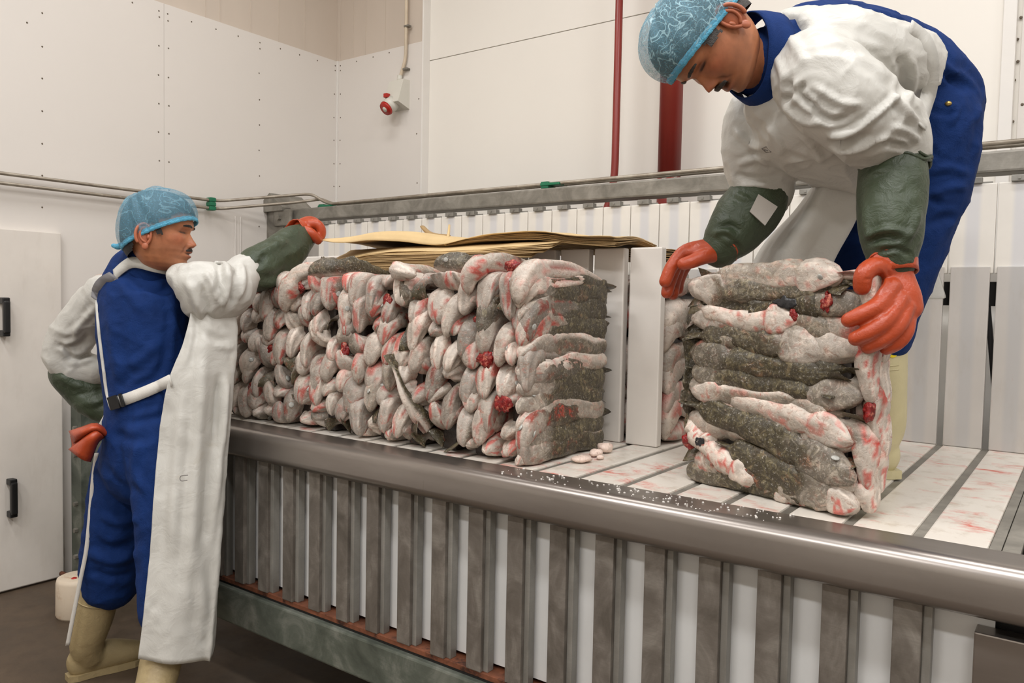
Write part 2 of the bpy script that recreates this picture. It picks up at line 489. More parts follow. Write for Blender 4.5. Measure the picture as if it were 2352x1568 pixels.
for i, (lx, ly, lw) in enumerate(LAMPS):
    r = root('ceiling_light', (lx, ly, CEIL), 'long white fluorescent fixture under the ceiling', 'ceiling light', 'ceiling lights')
    MB().box((lx - 0.66, ly - 0.17, CEIL - 0.15), (lx + 0.66, ly + 0.17, CEIL), 0.01).build('housing', M['trim'], r)
    MB().box((lx - 0.62, ly - 0.13, CEIL - 0.158), (lx + 0.62, ly + 0.13, CEIL - 0.15), 0.003).build('diffuser', M['lamp'], r)

# hatch on the left wall with two black handles
hy1 = float(on_x(137, 900, XL)[1])
d = MB().box((XL, hy1 - 0.95, 0.012), (XL + 0.028, hy1, 1.69), 0.004).build('door_1', pe('white_hatch_board', (226, 219, 210), grime=0.12)); tag(d, 'white hatch board with black handles against the left wall', kind='structure')
for (x, y0, y1) in ((10, 690, 765), (27, 1106, 1180)):
    a = on_x(x, y0, XL + 0.05); b = on_x(x, y1, XL + 0.05)
    m = MB()
    X0 = XL + 0.028
    for zz in (a[2], b[2]): m.box((X0, a[1] - 0.016, zz - 0.014), (X0 + 0.045, a[1] + 0.016, zz + 0.014), 0.005)
    m.box((X0 + 0.03, a[1] - 0.014, b[2]), (X0 + 0.055, a[1] + 0.014, a[2]), 0.007)
    m.build('door_handle', M['black'], d)

# ================================================================== pipes and small things on the walls
def along(name, pts, r, mat, label, cat, parent=None, n=12, group=None):
    V, F = tube(pts, r, n); o = mk(name, V, F, mat, parent, True)
    if label: tag(o, label, cat, group)
    return o
def polyline_round(P, rad=0.05, k=6):
    P = [np.asarray(p, float) for p in P]; out = [P[0]]
    for i in range(1, len(P) - 1):
        a, b, c = P[i - 1], P[i], P[i + 1]
        u = (a - b) / np.linalg.norm(a - b); v = (c - b) / np.linalg.norm(c - b)
        r = min(rad, 0.45 * np.linalg.norm(a - b), 0.45 * np.linalg.norm(c - b))
        for t in np.linspace(0, 1, k):
            out.append((1 - t) ** 2 * (b + u * r) + 2 * t * (1 - t) * b + t * t * (b + v * r))
    out.append(P[-1]); return np.array(out)
YR = 3.10                                                   # rail plane
px1 = on_y(1421, 60, 3.42)[0]; pt = on_y(1413, 430, 3.42)
along('red_pipe', polyline_round([(px1, 3.42, CEIL), (px1, 3.42, 1.97), (px1 - 0.10, 3.36, 1.62), (px1 - 0.10, 3.36, 1.0)], 0.12), 0.0185, M['redpipe'], 'thin dark red pipe running down the back wall', 'pipe', n=16)
px2 = on_y(1542, 220, 3.46)[0]
r = root('red_drain_pipe', (px2, 3.46, 1.0), 'thick dark red pipe with a bend behind the railing', 'pipe')
along('pipe_run', [(px2, 3.46, CEIL), (px2, 3.46, 1.99)], 0.054, M['redpipe'], None, None, r, 24)
n = NT('scratched_pipe_collar'); f = n.noise(n.world(scale=(1, 1, 2.5)), 40, 6, 0.7)
n.base(n.ramp(f, [(0.48, s2l((128, 44, 38))), (0.56, s2l((170, 160, 152)))])); n.set(Roughness=0.4); M['collar'] = n.m
along('pipe_collar', [(px2, 3.46, 2.0), (px2, 3.46, 1.92)], 0.0565, M['collar'], None, None, r, 24)
along('pipe_bend', polyline_round([(px2, 3.46, 1.93), (px2, 3.46, 1.86), (px2 - 0.30, 3.44, 1.58), (px2 - 0.30, 3.44, 1.0)], 0.12), 0.055, M['redpipe'], None, None, r, 24)

# socket with cable
sp = on_y(926, 225, YB)
r = root('wall_socket', (sp[0], YB, sp[2]), 'pale wall socket with a red plug cover', 'socket')
m = MB(); x0, x1 = sp[0] - 0.065, sp[0] + 0.055; zt, zb = sp[2] + 0.10, sp[2] - 0.075
V = [(x0, YB, zt), (x1, YB, zt), (x1, YB, zb), (x0, YB, zb), (x0, YB - 0.055, zt - 0.005), (x1, YB - 0.055, zt - 0.005), (x1, YB - 0.10, zb + 0.03), (x0, YB - 0.10, zb + 0.03)]
m.add(V, [(0, 1, 2, 3), (4, 5, 1, 0), (4, 7, 6, 5), (7, 3, 2, 6), (0, 3, 7, 4), (5, 6, 2, 1)]); m.build('housing', M['socket'], r)
ax = np.array([-0.15, -0.75, -0.65]); ax /= np.linalg.norm(ax); cc = np.array([sp[0] - 0.025, YB - 0.075, zb + 0.025])
a = along('collar', [cc - ax * 0.02, cc + ax * 0.045], [0.046, 0.043], M['socket'], None, None, r, 20)
b = along('plug_cover', [cc + ax * 0.045, cc + ax * 0.06], [0.045, 0.04], M['socket_red'], None, None, r, 20)
along('cover_centre', [cc + ax * 0.055, cc + ax * 0.064], 0.016, M['socket'], None, None, b, 12)
MB().box((sp[0] - 0.055, YB - 0.115, zb + 0.06), (sp[0] - 0.025, YB - 0.085, zb + 0.085), 0.004).build('cover_latch', M['socket_red'], r)
r2 = root('power_cable', (sp[0], YB, zt), 'cream cable clipped to the wall above the socket', 'cable')
ck = on_y(938, 40, YB); along('cable', polyline_round([(ck[0], YB - 0.018, CEIL), (ck[0], YB - 0.018, 2.86), (sp[0] - 0.008, YB - 0.02, zt + 0.02), (sp[0] - 0.008, YB - 0.024, zt - 0.004)], 0.1), 0.010, M['cable'], None, None, r2)
along('gland', [(sp[0] - 0.008, YB - 0.026, zt - 0.008), (sp[0] - 0.008, YB - 0.024, zt + 0.03)], 0.016, M['socket'], None, None, r2)
for (x, y) in ((941, 62), (938, 160)):
    p = on_y(x, y, YB); MB().box((p[0] - 0.022, YB - 0.03, p[2] - 0.006), (p[0] + 0.016, YB, p[2] + 0.006), 0.003).build('cable_clip', M['galv'], r2)

# pair of pipes along the left wall, turning to the machine post
w = root('wall_pipes', (XL, 2.0, 1.9), 'pair of thin steel pipes along the left wall to the post', 'pipes')
xw = XL + 0.05
z1, z2 = 1.937, 1.893
yk = float(on_x(500, 460, xw)[1])
PZ = 1.885                                                   # rail mid height
pe_ = on_y(712, 455, 3.02); pf_ = on_y(742, 478, 3.05)
top_a = [(xw, YF + 0.3, z1), (xw, yk, z1), (-3.72, 3.02, 2.005), (pe_[0] + 0.01, 3.03, 2.00), (pf_[0] + 0.02, 3.07, 1.945), (0.8, 3.07, 1.962)]
top_b = [(xw, YF + 0.3, z2), (xw, yk, z2), (-3.75, 2.98, 1.955), (-3.66, 3.06, 1.975), (pe_[0] + 0.02, 3.09, 1.98), (pf_[0] + 0.04, 3.10, 1.945), (0.8, 3.105, 1.955)]
along('pipe', polyline_round(top_a, 0.06), 0.0085, M['conduit'], None, None, w)
along('pipe', polyline_round(top_b, 0.06), 0.0085, M['conduit'], None, None, w)
def clip(c, s, parent):
    m = MB()
    for k in (-1, 0, 1):
        m.box((c[0] - s[0], c[1] - s[1], c[2] + k * s[2] * 0.66 - s[2] * 0.29), (c[0] + s[0], c[1] + s[1], c[2] + k * s[2] * 0.66 + s[2] * 0.29), 0.003)
    m.box((c[0] - s[0] * 0.8, c[1] - s[1] * 0.8, c[2] - s[2]), (c[0] + s[0] * 0.8, c[1] + s[1] * 0.8, c[2] + s[2]), 0.002)
    return m.build('pipe_clip', M['green'], parent)
clip((xw, float(on_x(485, 462, xw)[1]), 1.916), (0.022, 0.018, 0.036), w)
for px_ in (748, 1262):
    p = on_y(px_, 426 if px_ > 1000 else 476, 3.085)
    MB().box((p[0] - 0.03, 3.055, p[2] - 0.016), (p[0] + 0.012, 3.12, p[2] + 0.016), 0.004).box((p[0] - 0.03, 3.05, p[2] - 0.004), (p[0] + 0.075, 3.125, p[2] + 0.008), 0.003).build('pipe_clip', M['green'], w)
for x in (540, 552):                                         # thin drop lines on the wall under the pipes
    p = on_x(x, 560, XL + 0.006)
    along('drop_line', [(XL + 0.006, p[1], 1.02), (XL + 0.006, p[1], 1.87)], 0.003, M['wall_white'], None, None, w, 6)

# ================================================================== railing: post and beam
r = root('machine_railing', (-3.65, YR, 0), 'galvanised steel railing beam and capped post behind the table', 'railing')
pl = on_y(602, 520, 3.0)[0]; pr = on_y(668, 520, 3.0)[0]
pr2 = -3.44
MB().box((pl, 3.0, 0.0), (pl + 0.20, 3.19, 1.93), 0.004).build('post', M['galv'], r)
m = MB(); xa, xb = pl - 0.022, pl + 0.225; ya, yb_ = 2.975, 3.215; zc = 1.915; zp = 2.025
m.add([(xa, ya, zc), (xb, ya, zc), (xb, yb_, zc), (xa, yb_, zc), (xa, ya, zc + 0.02), (xb, ya, zc + 0.02), (xb, yb_, zc + 0.02), (xa, yb_, zc + 0.02), ((xa + xb) / 2, ya, zp), ((xa + xb) / 2, yb_, zp)],
      [(0, 1, 2, 3), (0, 4, 8, 5, 1), (1, 5, 6, 2), (2, 6, 9, 7, 3), (3, 7, 4, 0), (4, 7, 9, 8), (5, 8, 9, 6)])
m.build('post_cap', M['galv'], r)
MB().box((pl + 0.13, 2.985, 1.825), (pl + 0.29, 3.0, 1.925), 0.012).build('joint_plate', M['galv'], r)
V, F = tube([(pl + 0.19, 2.985, 1.875), (pl + 0.19, 2.965, 1.875)], 0.018, 6); mk('bolt', V, F, M['galv'], r)
MB().box((pl + 0.02, 3.02, 1.855), (1.9, 3.12, 1.925), 0.008).build('rail_beam', M['galv'], r)
MB().box((1.75, 3.0, 0), (1.95, 3.19, 1.93), 0.004).build('post', M['galv'], r)

# ================================================================== the table the blocks stand on
TZ = 0.95
PITCH = 0.1325
TX0, TX1 = -3.4, 1.2
r = T = root('discharge_table', (-1.0, 2.3, 0), 'long steel discharge table with white plastic slats and a barred front', 'table')
# rounded front nosing (profile in y,z)
prof = [(1.735, TZ + 0.001), (1.665, TZ + 0.001)]
for a in np.linspace(0, PI / 2, 7): prof.append((1.652 - 0.032 * math.sin(a) - 0.0, TZ - 0.031 + 0.032 * math.cos(a)))
prof += [(1.618, 0.875)]
for a in np.linspace(0, PI / 2, 5): prof.append((1.618 + 0.022 * (1 - math.cos(a)), 0.872 - 0.024 * math.sin(a)))
prof += [(1.70, 0.848), (1.735, 0.86)]
m = MB(); m.prism(prof, 0, -3.2, 1.4); o = m.build('nosing', M['nosing'], r, True)
md = o.modifiers.new('e', 'EDGE_SPLIT'); md.split_angle = math.radians(50)
SL0 = -0.327                                                  # centre of one slat
KS = range(-20, 2)
sl = MB().box((-0.0555, 1.737, -0.04), (0.0555, 3.02, 0), 0.004)
sm = sl.build('slat', M['pe_slat']); sme = sm.data; bpy.data.objects.remove(sm, do_unlink=True)
for k in KS:
    link_mesh('slat', sme, (SL0 + k * PITCH - r.location.x, -r.location.y, TZ), r)
st = MB().box((-0.0102, 1.737, -0.04), (0.0102, 3.02, -0.004), 0.002).build('slat_strip', M['galv']); ste = st.data; bpy.data.objects.remove(st, do_unlink=True)
for k in list(KS) + [2]:
    link_mesh('slat_strip', ste, (SL0 + (k - 0.5) * PITCH - r.location.x, -r.location.y, TZ), r)
XE = SL0 + 1.5 * PITCH + 0.012
MB().box((XE, 1.737, TZ - 0.04), (XE + 0.03, 3.02, TZ - 0.002), 0.002).build('end_strip', M['galv'], r)
MB().box((XE + 0.034, 1.737, TZ - 0.05), (1.4, 3.02, TZ - 0.008), 0.002).build('deck_plate', M['nosing'], r)
MB().box((-3.2, 1.74, TZ - 0.10), (1.4, 3.02, TZ - 0.042)).build('deck_frame', M['dark'], r)
# barred front
BZ0 = 0.395
bar = MB(); bar.box((-0.0335, 1.655, BZ0), (0.0165, 1.67, 0.87), 0.002).build
bm_ = MB().box((-0.0335, 1.652, BZ0), (0.0175, 1.672, 0.86), 0.0025).build('bar', M['bar']); bme = bm_.data; bpy.data.objects.remove(bm_, do_unlink=True)
be_ = MB().box((0.0175, 1.664, BZ0), (0.0335, 1.69, 0.86), 0.002).build('bar_flange', M['bar_edge']); bee = be_.data; bpy.data.objects.remove(be_, do_unlink=True)
pn_ = MB().box((-0.066, 1.700, BZ0 + 0.012), (0.066, 1.712, 0.86)).build('infill_panel', M['pe_infill']); pne = pn_.data; bpy.data.objects.remove(pn_, do_unlink=True)
BX0 = -0.250
for k in range(-20, 1):
    b = link_mesh('bar', bme, (BX0 + k * PITCH - r.location.x, -r.location.y, 0), r)
    link_mesh('bar_flange', bee, (0, 0, 0), b)
    link_mesh('infill_panel', pne, (BX0 + (k + 0.5) * PITCH - r.location.x, -r.location.y, 0), r)
MB().box((-3.2, 1.656, BZ0 - 0.016), (1.4, 1.75, BZ0), 0.002).build('drip_ledge', M['rust'], r)
m = MB(); m.box((-3.2, 1.64, 0.245), (1.4, 1.76, 0.37), 0.006); m.build('base_beam', M['galv_dark'], r)
MB().box((-3.2, 1.66, 0.37), (1.4, 1.75, 0.381)).build('packing_strip', M['dark'], r)
MB().box((-3.2, 1.72, 0.41), (1.4, 1.80, 0.86)).build('inner_skin', M['dark'], r)
MB().box((-3.2, 2.95, 0.2), (1.4, 3.05, 0.9)).build('rear_frame', M['galv_dark'], r)
for x in (-3.0, -1.6, 0.3, 1.2):
    MB().box((x, 1.66, 0.0), (x + 0.12, 1.75, 0.245), 0.004).build('leg', M['galv_dark'], r)
    MB().box((x, 2.95, 0.0), (x + 0.12, 3.04, 0.2), 0.004).build('leg', M['galv_dark'], r)
xc = float(on_y(2236, 1480, 1.655)[0])
MB().box((xc, 1.652, 0.30), (1.4, 1.70, 0.815), 0.003).build('front_sheet', M['nosing'], r)
# left end frame of the machine, behind the first worker
f = root('steel_frame_post', (-3.93, 1.95, 0), 'grey green steel upright with bolts by the white hatch', 'post')
pa = on_x(141, 960, -3.99); pb = on_x(176, 960, -3.95)
m = MB().box((-4.0, 1.83, 0.0), (-3.90, 1.842, 0.915)).box((-3.91, 1.842, 0.0), (-3.90, 1.93, 0.915)).box((-4.0, 1.842, 0.0), (-3.99, 1.93, 0.915)); m.build('channel', M['galv_dark'], f)
MB().box((-3.90, 1.90, 0.03), (-3.58, 1.94, 0.86), 0.004).build('side_plate', M['galv_dark'], f)
for z in (0.62, 0.38, 0.25, 0.12, 0.75):
    V, F = tube([(-3.94, 1.83, z), (-3.94, 1.812, z)], 0.012, 6); mk('bolt', V, F, M['galv'], f)
along('foot_bolt', [(-4.0, 1.78, 0.035), (-3.80, 1.79, 0.035)], 0.012, M['rust'], None, None, f, 8)
MB().box((-4.0, 1.76, 0.0), (-3.86, 1.90, 0.02), 0.003).build('foot_plate', M['galv_dark'], f)
# stained tub on the floor
c = on_y(150, 1395, 1.62); cx, cy = -3.52, 1.64
V, F = tube([(cx, cy, 0), (cx, cy, 0.01), (cx, cy, 0.15), (cx, cy, 0.165), (cx, cy, 0.17)], [0.088, 0.092, 0.09, 0.086, 0.075], 28)
tb = root('round_tub', (cx, cy, 0), 'small round stained white tub on the floor', 'tub')
o = mk('tub_body', V, F, M['tub'], tb, True); 
V, F = tube([(cx + 0.02, cy - 0.03, 0.169), (cx + 0.02, cy - 0.03, 0.173)], [0.014, 0.009], 10); mk('blood_spot', V, F, M['socket_red'], tb)

# ================================================================== upright boards
# divider planks behind the first row
YA = 2.275
g = root('divider_planks', (-1.9, YA, TZ), 'row of thick white upright planks behind the fish blocks', 'divider')
pk = MB().box((-0.056, 0, 0), (0.056, 0.032, 0.632), 0.005).build('plank', M['pe_plank']); pke = pk.data; bpy.data.objects.remove(pk, do_unlink=True)
PX0 = -1.145
for k in range(-16, 1):
    link_mesh('plank', pke, (PX0 + k * PITCH - g.location.x, 0, 0.001), g)
# back fence: lower boards, upper boards with brackets
YBK = 2.985
g = root('back_fence', (-1.2, YBK, TZ), 'tall fence of white plastic boards along the back of the table', 'fence')
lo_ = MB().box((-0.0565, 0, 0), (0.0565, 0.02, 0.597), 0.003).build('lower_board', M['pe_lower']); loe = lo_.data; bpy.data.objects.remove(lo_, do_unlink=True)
up_ = MB().box((-0.0645, 0.012, 0.575), (0.0645, 0.03, 0.868), 0.003).build('upper_board', M['pe_board']); upe = up_.data; bpy.data.objects.remove(up_, do_unlink=True)
br_ = MB().box((-0.030, 0.0, 0.868), (0.022, 0.03, 0.888), 0.002).box((-0.03, 0.03, 0.868), (0.05, 0.036, 0.876), 0.001).box((-0.012, -0.003, 0.874), (-0.004, 0.0, 0.882)).build('bracket', M['bar_edge']); bre = br_.data; bpy.data.objects.remove(br_, do_unlink=True)
for k in range(-24, 12):
    x = SL0 + k * PITCH - g.location.x
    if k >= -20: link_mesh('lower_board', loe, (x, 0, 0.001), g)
    ub = link_mesh('upper_board', upe, (x, 0, 0), g)
    link_mesh('bracket', bre, (0, 0, 0), ub)
MB().box((-3.6, YBK + 0.05, TZ + 0.47), (1.3, YBK + 0.09, TZ + 0.55), 0.004).build('cross_rail', M['dark'], g)
for k in range(-20, 12, 2):
    x = SL0 + (k + 0.5) * PITCH
    along('support_rod', [(x - 0.02, YBK + 0.06, TZ + 0.5), (x + 0.035, YBK + 0.05, TZ + 0.02)], 0.009, M['dark'], None, None, g, 8)
# ================================================================== frozen fish blocks
n = NT('frozen_fish_skin')
at = n.new('ShaderNodeVertexColor'); at.layer_name = 'Col'
co = n.world()
wrp = n.noise(co, 26, 5, 0.65, 1.0); f1 = n.noise(co, 60, 6, 0.68, 0.9); f2 = n.noise(co, 190, 4, 0.6); f3 = n.noise(n.world(loc=(3, 1, 2)), 34, 7, 0.72, 1.8)
bk = n.mix(n.ramp(f3, [(0.42, 0.0), (0.50, 0.85)]), at.outputs['Color'], s2l((60, 53, 40)))
bk = n.mix(n.ramp(f1, [(0.56, 0.0), (0.68, 0.6)]), bk, s2l((158, 146, 112)))
bl = n.mix(n.ramp(f1, [(0.34, 0.7), (0.46, 0.0)]), at.outputs['Color'], s2l((170, 134, 116)))
bl = n.mix(n.ramp(f3, [(0.60, 0.0), (0.70, 0.5)]), bl, s2l((128, 116, 98)))
bl = n.mix(n.ramp(wrp, [(0.60, 0.0), (0.70, 0.45)]), bl, s2l((208, 104, 84)))
c = n.mix(at.outputs['Alpha'], bl, bk)
c = n.mix(n.ramp(f2, [(0.58, 0.0), (0.72, 0.42)]), c, s2l((236, 230, 220)))
n.base(c); n.b.inputs['Specular IOR Level'].default_value = 0.5
n.link(n.ramp(f1, [(0.35, 0.22), (0.7, 0.5)]), n.b.inputs['Roughness'])
hm = n.new('ShaderNodeMath', operation='ADD'); n.link(f1, hm.inputs[0]); n.link(wrp, hm.inputs[1])
n.bump(hm.outputs[0], 0.5, 0.006)
M['fish'] = n.m
n = NT('dark_frozen_slime'); f = n.noise(n.world(), 40, 6, 0.7)
n.base(n.ramp(f, [(0.35, s2l((24, 19, 16))), (0.6, s2l((46, 36, 30))), (0.75, s2l((84, 40, 32)))])); n.set(Roughness=0.3); n.bump(f, 0.6, 0.006)
M['slime'] = n.m
M['eye'] = plain('cloudy_fish_eye', (176, 176, 170), 0.15, var=0.25, scale=120)
M['pupil'] = plain('fish_pupil', (60, 62, 64), 0.2)
M['gut'] = plain('raw_red_gut', (126, 18, 18), 0.22, var=0.5, scale=90, bump=0.9, bscale=160, dirt=(200, 116, 96), dirt_at=(0.52, 0.60), dscale=60)
M['ice'] = plain('ice_crumbs', (232, 228, 222), 0.3, var=0.05)

OLIVE = np.array(s2l((116, 106, 78))); DARKC = np.array(s2l((70, 64, 56))); FLESH = np.array(s2l((240, 226, 212)))
PINK = np.array(s2l((216, 138, 118))); BLOOD = np.array(s2l((196, 38, 24))); GREYC = np.array(s2l((164, 154, 142))); ORANGE = np.array(s2l((222, 128, 98)))
HS = np.array([(0, .10), (.015, .34), (.04, .55), (.08, .76), (.15, .97), (.21, 1.03), (.25, 1.0), (.27, .86), (.33, .90), (.42, .93), (.55, .80), (.68, .58), (.8, .36), (.87, .25), (.91, .30), (.95, .62), (1.0, .80)])
WS = np.array([(0, .10), (.015, .32), (.04, .52), (.08, .70), (.15, .92), (.21, 1.0), (.25, .98), (.27, .80), (.33, .84), (.42, .86), (.55, .72), (.68, .48), (.8, .28), (.87, .16), (.91, .10), (.95, .05), (1.0, .03)])
def sstep(x, a, b):
    t = np.clip((x - a) / (b - a + 1e-9), 0, 1); return t * t * (3 - 2 * t)
def vnoise(q, seed):
    return np.array([noise.noise(Vector((p[0] + seed * 3.7, p[1] - seed * 1.9, p[2] + seed * 5.3))) for p in q])
def fish(ctrl, hh, hw, roll=0.0, seed=0, m=30, ns=16, pale=0.0, dark=0.0, blood=0.3, cut=0.6, tail=1.0, headpale=0.5, stripe=0.0, s0=0.0, s1=1.0, full=0.0, tint=1.0):
    """fish lofted along ctrl (head first); returns verts, faces, colours"""
    sv = np.concatenate([np.linspace(0, 0.28, int(m * 0.45), endpoint=False), np.linspace(0.28, 1, m - int(m * 0.45))])
    sv = s0 + (s1 - s0) * sv
    C0 = catmull(ctrl, 80)
    L = np.concatenate([[0], np.cumsum(np.linalg.norm(np.diff(C0, axis=0), axis=1))]); L /= L[-1]
    tt = (sv - s0) / (s1 - s0)
    C = np.stack([np.interp(tt, L, C0[:, k]) for k in range(3)], 1)
    T, A, B = frames(C, (0.03, 0.02, 1))
    th = np.linspace(0, 2 * PI, ns, endpoint=False)
    h = np.interp(sv, HS[:, 0], HS[:, 1]) * hh; w = np.interp(sv, WS[:, 0], WS[:, 1]) * hw
    bl_ = sstep(sv, 0.1, 0.2) * (1 - sstep(sv, 0.80, 0.93)) * full
    h = np.maximum(h, hh * bl_); w = np.maximum(w, hw * bl_)
    tailz = sv > 0.88
    h[tailz] = h[tailz] * tail + hh * 0.25 * (1 - tail)
    cr, sr = math.cos(roll), math.sin(roll)
    D = A * cr + B * sr; Lt = -A * sr + B * cr
    ct, st_ = np.cos(th), np.sin(th)
    S, TH = np.meshgrid(sv, th, indexing='ij')
    low = vnoise(np.stack([S.ravel() * 6, np.cos(TH).ravel() * 1.1, np.sin(TH).ravel() * 1.1], 1), seed).reshape(S.shape)
    mid = vnoise(np.stack([S.ravel() * 22, np.cos(TH).ravel() * 2.4, np.sin(TH).ravel() * 2.4], 1), seed + 9).reshape(S.shape)
    rdg = vnoise(np.stack([S.ravel() * 5, np.cos(TH).ravel() * 4.5, np.sin(TH).ravel() * 4.5], 1), seed + 21).reshape(S.shape)
    rad = 1 + 0.17 * low + 0.06 * mid + 0.13 * rdg
    rays = np.cos(TH * 7 + 9 * S) * sstep(S, 0.02, 0.06) * (1 - sstep(S, 0.2, 0.26)) * sstep(-np.cos(TH), -0.3, 0.4)
    rad = rad + 0.055 * rays
    bel = np.exp(-((TH - PI) / 0.30) ** 2) * sstep(S, 0.28, 0.33) * (1 - sstep(S, 0.52, 0.6)) * cut
    rad = rad * (1 - 0.62 * bel)
    jaw = np.exp(-((np.abs(np.abs(TH - PI) - 0.95)) / 0.16) ** 2) * (1 - sstep(S, 0.10, 0.15))
    rad = rad * (1 - 0.22 * jaw)
    gill = np.exp(-((S - 0.262 - 0.02 * np.cos(TH)) / 0.012) ** 2)
    rad = rad * (1 - 0.10 * gill)
    dfin = np.exp(-(np.minimum(TH, 2 * PI - TH) / 0.22) ** 2) * (np.exp(-((S - 0.38) / 0.06) ** 2) + 0.9 * np.exp(-((S - 0.56) / 0.06) ** 2) + 0.8 * np.exp(-((S - 0.72) / 0.05) ** 2))
    rad = rad * (1 + 0.30 * dfin)
    V = C[:, None, :] + D[:, None, :] * (h[:, None] * ct[None] * rad)[..., None] + Lt[:, None, :] * (w[:, None] * st_[None] * rad)[..., None]
    # colours
    dw = sstep(np.cos(TH) + 0.35 * low + 0.3 * dark - 0.3 * pale, -0.45, 0.35)
    mot = sstep(mid + 0.6 * low, -0.25, 0.45)[..., None]
    back = OLIVE * (0.55 + 0.6 * mot) * (1 - 0.35 * dark) + DARKC * 0.10
    bell = FLESH * (0.80 + 0.25 * mot) * (1 - 0.30 * dark)
    bell = bell * (1 - 0.35 * sstep(mid, 0.1, 0.5)[..., None]) + PINK * 0.35 * sstep(mid, 0.1, 0.5)[..., None]
    col = bell * (1 - dw[..., None]) + back * dw[..., None]
    col = col * (1 - 0.6 * pale) + bell * 0.6 * pale
    hd = (1 - sstep(S + 0.16 * low + 0.10 * mid, 0.14, 0.34))[..., None] * headpale
    headc = (FLESH * 0.78 + GREYC * 0.22) * (0.78 + 0.35 * mot) * (1 + 0.18 * rays[..., None])
    ln = (0.5 + 0.5 * np.sin(TH * 9 + 14 * S + 4 * low))[..., None]
    headc = headc * (0.86 + 0.14 * ln)
    col = col * (1 - hd) + headc * hd
    if stripe > 0:
        q = np.exp(-((TH - 1.35) / 0.2) ** 2) * sstep(S, 0.3, 0.36) * (1 - sstep(S, 0.6, 0.75)) * stripe
        col = col * (1 - q[..., None]) + ORANGE * q[..., None]
    rd = np.clip(1.2 * bel, 0, 1)[..., None]; col = col * (1 - rd) + BLOOD * 0.55 * rd
    gl = np.clip(gill * (np.cos(TH) < 0.5) * blood * 1.3, 0, 1)[..., None]; col = col * (1 - gl) + BLOOD * gl
    bl = (sstep(low * 0.8 + mid * 0.7, 0.36 - 0.22 * blood, 0.54 - 0.2 * blood) * min(1, blood * 1.6) * (1 - sstep(S, 0.45, 0.8)))[..., None]
    col = col * (1 - 0.8 * bl) + BLOOD * 0.8 * bl
    tl = sstep(S, 0.86, 0.93)[..., None]; col = col * (1 - tl) + (OLIVE * 0.62 + DARKC * 0.1) * (0.7 + 0.5 * ln) * tl
    V = V.reshape(-1, 3); col = np.clip(col.reshape(-1, 3) * tint, 0, 1)
    F = grid_faces(len(sv), ns, True)
    F.append(tuple(range(ns))[::-1]); F.append(tuple(range((len(sv) - 1) * ns, len(sv) * ns)))
    # eye frames (for those that show)
    i = int(np.argmin(np.abs(sv - 0.105)))
    eyes = []
    for sg in (1, -1):
        a = 0.95
        p = C[i] + D[i] * h[i] * math.cos(a) * 0.98 + sg * Lt[i] * w[i] * math.sin(a) * 0.98
        nn = D[i] * math.cos(a) * 0.4 + sg * Lt[i]; eyes.append((p, nn / np.linalg.norm(nn)))
    al = np.clip(dw * (1 - 0.75 * pale) * (1 - hd[..., 0] * 0.8), 0, 1).reshape(-1, 1)
    return V, F, np.hstack([col, al]), eyes

